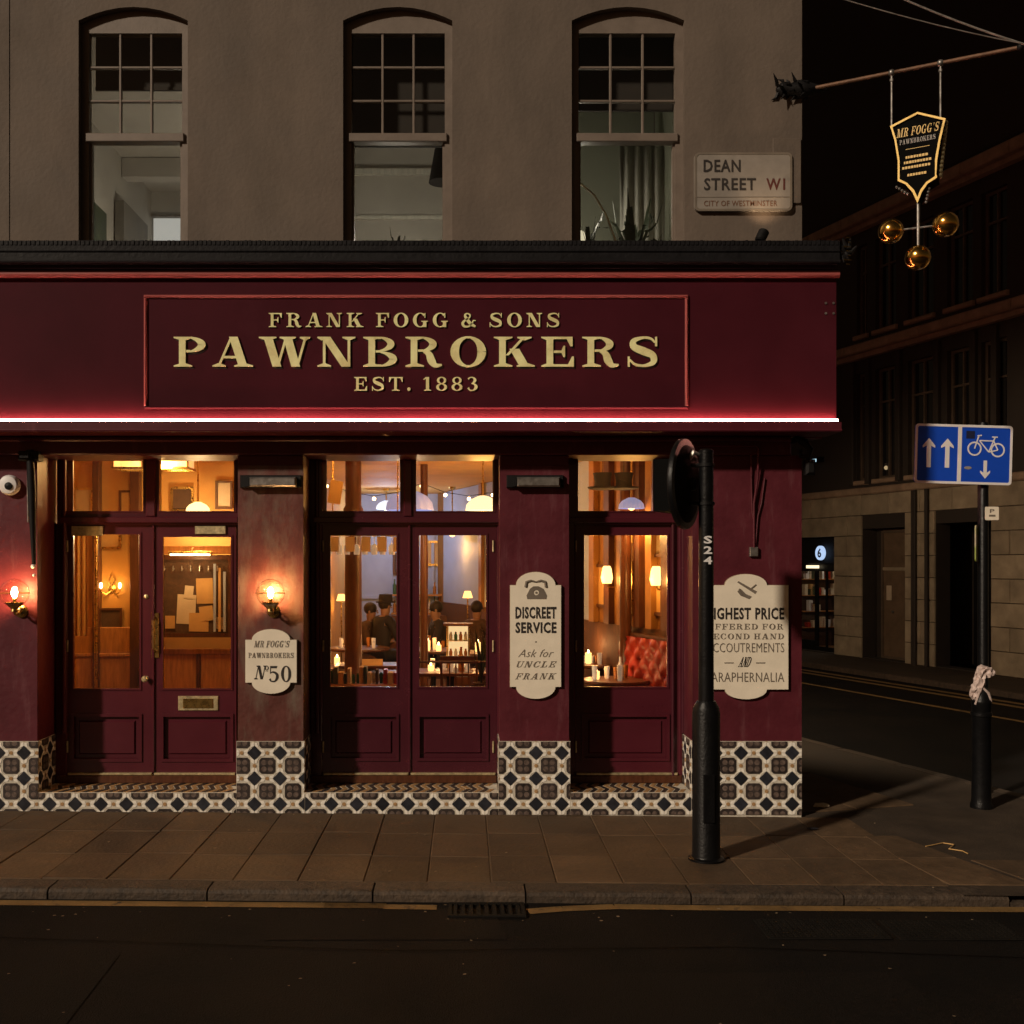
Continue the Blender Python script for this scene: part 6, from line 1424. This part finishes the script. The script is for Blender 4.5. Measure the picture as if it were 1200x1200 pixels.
candle('low glowing candle jar on the square table behind the right middle door leaf', T4[0]-.22, T4[1]-.05, IZ+.70, .07)
rnd = random.Random(11)
def glassware(label, x, y, z, n, r):
    t = thing('glassware_cluster', label, 'glasses', (x, y, z), 0, 'glasses on the tables')
    for k in range(n):
        a = k*2.4; rr = r*(k/n)**.5; h = rnd.uniform(.08,.17)
        obj('drinking_glass', MB().lathe([(.001,0),(.022,.0),(.028,h),(.024,h),(.018,.01)], (rr*math.cos(a),rr*math.sin(a),0), 12), MGG if k % 3 else MBOT[1], t, smooth=True)
glassware('drinking glasses on the round table behind the left middle door leaf', T1[0], T1[1], IZ+.801, 7, .3)
glassware('drinking glasses on the round table behind the right middle door leaf', T2[0], T2[1]+.1, IZ+.801, 7, .3)
glassware('drinking glasses on the square table behind the right middle door leaf', T4[0], T4[1], IZ+.701, 6, .25)
glassware('drinking glasses on the table deep behind the right hand door', T7[0], T7[1], IZ+.801, 7, .22)
glassware('drinking glasses on the table just inside the right hand door', T5[0], T5[1], IZ+.761, 5, .25)
chair('dark wooden chair silhouetted low in the right hand door glass', T5[0]+.38, T5[1]-.25, -1.9)
chair('dark wooden chair beside the deep table in the right hand door glass', T7[0]-.45, T7[1]-.1, 1.4)
# ---- people: one continuous skinned body each, clothing and hair as children
def person(label, loc, rz, cloth, seated=True, hat=False, lean=0., arm=.0):
    t = thing('person', label, 'person', loc, rz)
    def skin(name, V, E, R, m, root=0, sub=1, parent=None):
        me = bpy.data.meshes.new(name); me.from_pydata(V, E, []); o = link(name, me, parent or t); me.materials.append(m)
        sk = o.modifiers.new('skin', 'SKIN'); sk.use_smooth_shade = True
        for i, r in enumerate(R):
            r = r if isinstance(r, tuple) else (r, r); me.skin_vertices[0].data[i].radius = r
        me.skin_vertices[0].data[root].use_root = True
        sb = o.modifiers.new('sub', 'SUBSURF'); sb.levels = sub; sb.render_levels = sub; return o
    # seated facing -y (towards the table): hips at .52
    hz = .52; l = lean
    V = [(0,0,hz),(0,.0-l*.3,hz+.18),(0,-l*.6,hz+.36),(0,-l,hz+.50),(0,-l-.01,hz+.555),(0,-l-.03,hz+.62),(0,-l-.035,hz+.72)]
    E = [(i,i+1) for i in range(6)]; R = [(.15,.12),(.13,.10),(.155,.105),(.10,.08),(.05,.05),(.072,.085),(.068,.082)]
    def add(v, r, p): V.append(v); R.append(r); E.append((p, len(V)-1)); return len(V)-1
    for s in (-1, 1):
        sh_ = add((s*.175,-l,hz+.46), .058, 3); el = add((s*.23,-l-.10,hz+.20), .042, sh_); wr_ = add((s*.14,-l-.33,hz+.27+arm), .028, el); pm_ = add((s*.125,-l-.40,hz+.275+arm), (.036,.018), wr_)
        for q in range(4): 
            f1 = add((s*(.150-.018*q),-l-.455,hz+.272+arm), .009, pm_); add((s*(.148-.018*q),-l-.485-.006*(q in (1,2)),hz+.255+arm), .008, f1)
        th = add((s*.088,-l-.425,hz+.275+arm), .010, pm_); add((s*.075,-l-.45,hz+.268+arm), .008, th)
        hp_ = add((s*.10,-.03,hz-.01), .088, 0); kn = add((s*.13,-.44,hz+.0), .062, hp_); an = add((s*.13,-.42,.09), .040, kn); add((s*.14,-.58,.035), (.04,.03), an)
    skin('body', V, E, R, M_SKIN)
    # coat over torso and arms, trousers
    V2 = [(0,.005,hz-.02),(0,-l*.3,hz+.18),(0,-l*.6,hz+.36),(0,-l,hz+.525)]; E2 = [(0,1),(1,2),(2,3)]; R2_ = [(.17,.14),(.15,.12),(.175,.125),(.11,.095)]
    for s in (-1, 1):
        for pts, rr in (([(s*.178,-l,hz+.465),(s*.235,-l-.10,hz+.20),(s*.15,-l-.31,hz+.268+arm)], (.074,.058,.042)),): 
            pr_ = 3
            for p, r in zip(pts, rr): V2.append(p); R2_.append(r); E2.append((pr_, len(V2)-1)); pr_ = len(V2)-1
        pr_ = 0
        for p, r in (((s*.10,-.03,hz-.01),.105),((s*.13,-.44,hz+.0),.078),((s*.13,-.42,.12),.056)): V2.append(p); R2_.append(r); E2.append((pr_, len(V2)-1)); pr_ = len(V2)-1
    skin('clothes', V2, E2, R2_, cloth)
    hx, hy, hz2 = 0, -l-.035, hz+.70
    obj('hair', MB().ball((hx, hy+.020, hz2+.03), .094, 16, 12, (.92,1.05,1.0)), M_HAIR, t, smooth=True)
    obj('nose', MB().tube([(hx,hy-.080,hz2-.0),(hx,hy-.105,hz2-.035)], [.008,.014], 8), M_SKIN, t, smooth=True)
    obj('ear', MB().ball((hx-.075,hy,hz2-.02), .018, 8, 6, (.5,1,1.5)).ball((hx+.075,hy,hz2-.02), .018, 8, 6, (.5,1,1.5)), M_SKIN, t, smooth=True)
    obj('eye', MB().ball((hx-.03,hy-.078,hz2), .009, 8, 6).ball((hx+.03,hy-.078,hz2), .009, 8, 6), M_HAIR, t)
    if hat:
        obj('hat_crown', MB().lathe([(.098,.05),(.10,.10),(.092,.16),(.001,.17)], (hx,hy,hz2), 22), M_CLOTH, t, smooth=True)
        obj('hat_brim', MB().lathe([(.09,.052),(.135,.050),(.145,.058),(.135,.040),(.09,.040)], (hx,hy,hz2), 24), M_CLOTH, t, smooth=True)
    st = thing('bar_stool', 'dark wooden stool under the '+' '.join(label.split()[:11]), 'stool', loc, rz, 'dark stools'); obj('seat', MB().lathe([(.001,.36),(.17,.36),(.18,.38),(.17,.40),(.001,.40)], seg=22), M_WOOD, st, smooth=True)
    for k in range(3): a = k*2.094; obj('leg', MB().tube([(.10*math.cos(a),.10*math.sin(a),.359),(.16*math.cos(a),.16*math.sin(a),0)], .016, 8), M_WOOD, st)
    return t
person('person in a dark brimmed hat seated behind the left leaf of the middle doors', (X(447,15.4), 6.2, IZ+.10), 2.3, M_CLOTH, hat=True, lean=.06)
person('bareheaded person in brown seated left of the hatted customer', (X(427,15.7), 6.5, IZ+.02), 1.2, M_CLOTHB, lean=.10)
person('bareheaded person in dark clothes seated behind the right leaf of the middle doors', (X(516,15.4), 6.2, IZ+.05), -1.3, M_CLOTH, lean=.04)
person('bareheaded person in brown seated by the lit cabinet behind the middle doors', (X(556,15.0), 6.2, IZ+.05), 2.6, M_CLOTHB, lean=.05)
# leafy plant just inside the right leaf
plant('pub_plant', 'dark leafy plant at the right edge behind the right leaf of the middle doors', (X(564,11.0), 1.9, IZ+.55), 16, .75, .20, .022, 21)
tag(obj('plant_stand', MB().lathe([(.16,IZ),(.15,IZ+.03),(.04,IZ+.06),(.04,IZ+.50),(.13,IZ+.53),(.13,IZ+.549),(.001,IZ+.549)], (X(564,11.0),1.9,0), 20), M_WOOD, smooth=True), 'small dark pedestal under the leafy plant behind the middle doors', 'stand')
# second rail in the near window zone: brass bar across the lower panes
tag(obj('brass_window_rail', MB().tube([(X(484,10.0),.95,Z(775,10.0)),(X(574,10.0),.95,Z(775,10.0))], .010, 8), M_WOOD), 'thin dark rail crossing low behind the right leaf of the middle doors', 'rail')
# added fairy lights, then added shelf lamps, for more amber glints
fs_ = thing('string_lights', 'string of tiny amber bulbs looping across the ceiling behind the middle doors', 'string lights', (0,0,0))
sp0 = [(-1.75+.30*i, 4.6, 3.12-.16*math.sin(PI*((i*.30) % 1.2)/1.2)) for i in range(10)]
obj('wire', MB().tube(sp0, .004, 5), M_BLACKM, fs_)
for p in sp0: obj('bulb', MB().ball((p[0], p[1], p[2]-.035), .022, 10, 8), G_FLAME, fs_, smooth=True)
for k, (px, d, z) in enumerate([(400,16.0,1.55),(474,16.5,1.45),(548,15.8,1.60),(690,12.6,1.55),(760,11.2,1.98)]):  # small lamps added to warm the interior
    t = thing('shelf_lamp', ['small amber shaded lamp at the far left behind the middle doors','small amber shaded lamp between the middle door leaves','small amber shaded lamp right of the middle doors','small amber shaded lamp at the left of the right hand door','small amber shaded lamp high at the right of the right hand door'][k], 'lamp', (X(px,d), d-9, z), 0, 'amber shelf lamps')
    obj('shade', MB().lathe([(.075,0),(.045,.10),(.042,.10),(.072,0)], seg=20), glow('amber_small_shade', (1,.52,.14), 3.0), t, smooth=True)
    obj('stem', MB().tube([(0,0,.04),(0,0,IZ-z)], .010, 8), M_BRASS, t); lamp_light(t, (0,0,-.06), 4, WARM, .03)
# added downlights just inside the doors, brightening cards and tables
for k, (x, y, e) in enumerate([(-.75, 1.15, 11), (.02, 1.5, 11), (1.45, 1.05, 8)]):
    t = thing('ceiling_downlight', ['brass downlight on the ochre ceiling inside the left middle door leaf','brass downlight on the ochre ceiling inside the right middle door leaf','brass downlight on the ochre ceiling inside the right hand door'][k], 'ceiling light', (x, y, CZ-.031), 0, 'brass downlights')
    obj('ring', MB().lathe([(.06,0),(.06,-.02),(.045,-.025),(.045,-.004)], seg=20), M_BRASS, t, smooth=True)
    obj('lens', MB().lathe([(.044,-.010),(.001,-.012)], seg=18), G_WARM, t); lamp_light(t, (0,0,-.10), e*1.5, WARM, .05)
# deep clutter: more framed prints, stacked crates and jars on ledges inside the middle doors
lg = thing('window_ledge_shelf', 'low wooden ledge with jars and books just inside the left middle door leaf', 'shelf', (X(425,10.6), 1.6, IZ))
obj('board', MB().cbox(-.42,.42,-.12,.12,.70,.735,.006), M_WOODL, lg)
for sx in (-.38,.34): obj('leg', MB().box(sx,sx+.04,-.05,.05,0,.699), M_WOOD, lg)
rb_ = random.Random(5); x = -.38
while x < .36:
    w_ = rb_.uniform(.025,.05); h = rb_.uniform(.08,.17)
    if rb_.random() < .6: obj('book', MB().cbox(x,x+w_,-.07,.06,.7355,.7355+h,.003), rb_.choice([M_RED, M_PAPERO, M_CLOTHB, M_LEAF, M_PAPER]), lg)
    else: obj('jar', MB().lathe([(.001,0),(w_*.5,.0),(w_*.5,h*.8),(w_*.35,h*.9),(w_*.35,h),(.001,h)], (x+w_/2,0,.7355), 12), rb_.choice(MBOT), lg, smooth=True)
    x += w_+.008
# lobby dressing: added light to brighten the board, framed prints, hanging plates and a hat stand
pl_ = thing('picture_light', 'brass picture light over the notice board behind the left doors', 'picture light', (X(229,11.0), 1.80, Z(648,11.0)))
obj('shade', MB().tube([(-.22,0,0),(.22,0,0)], .022, 10), M_BRASS, pl_, smooth=True); obj('arm', MB().tube([(0,0,0),(0,.10,.05),(0,.17,.03)], .008, 6), M_BRASS, pl_)
obj('tube', MB().tube([(-.20,-.012,-.018),(.20,-.012,-.018)], .010, 8), G_FLAME, pl_, smooth=True); lamp_light(pl_, (0,-.12,-.12), 5.0, (1,.60,.24), .05)
for k, (px, py, w_, h) in enumerate([(128,632,.20,.16),(127,726,.24,.20),(97,588,.18,.26),(150,590,.16,.24),(213,585,.20,.22),(262,580,.14,.26)]):
    t = thing('lobby_picture', ['small framed print above the twin candle sconce in the lobby','framed print under the twin candle sconce in the lobby','framed print at the left of the left pane over the left doors','framed print at the right of the left pane over the left doors','framed print at the left of the right pane over the left doors','narrow framed print at the right of the right pane over the left doors'][k], 'picture', (X(px,11.46), 2.494, Z(py,11.46)-h/2), 0, 'lobby prints')
    obj('print', MB().box(-w_/2,w_/2,-.010,-.004,0,h), [M_PAPERO,M_CLOTHB,M_PAPER][k%3], t); obj('frame', frame(-w_/2-.022,w_/2+.022,-.022,h+.022,.024,-.028,-.011), M_WOOD if k % 2 else M_BRASS, t)
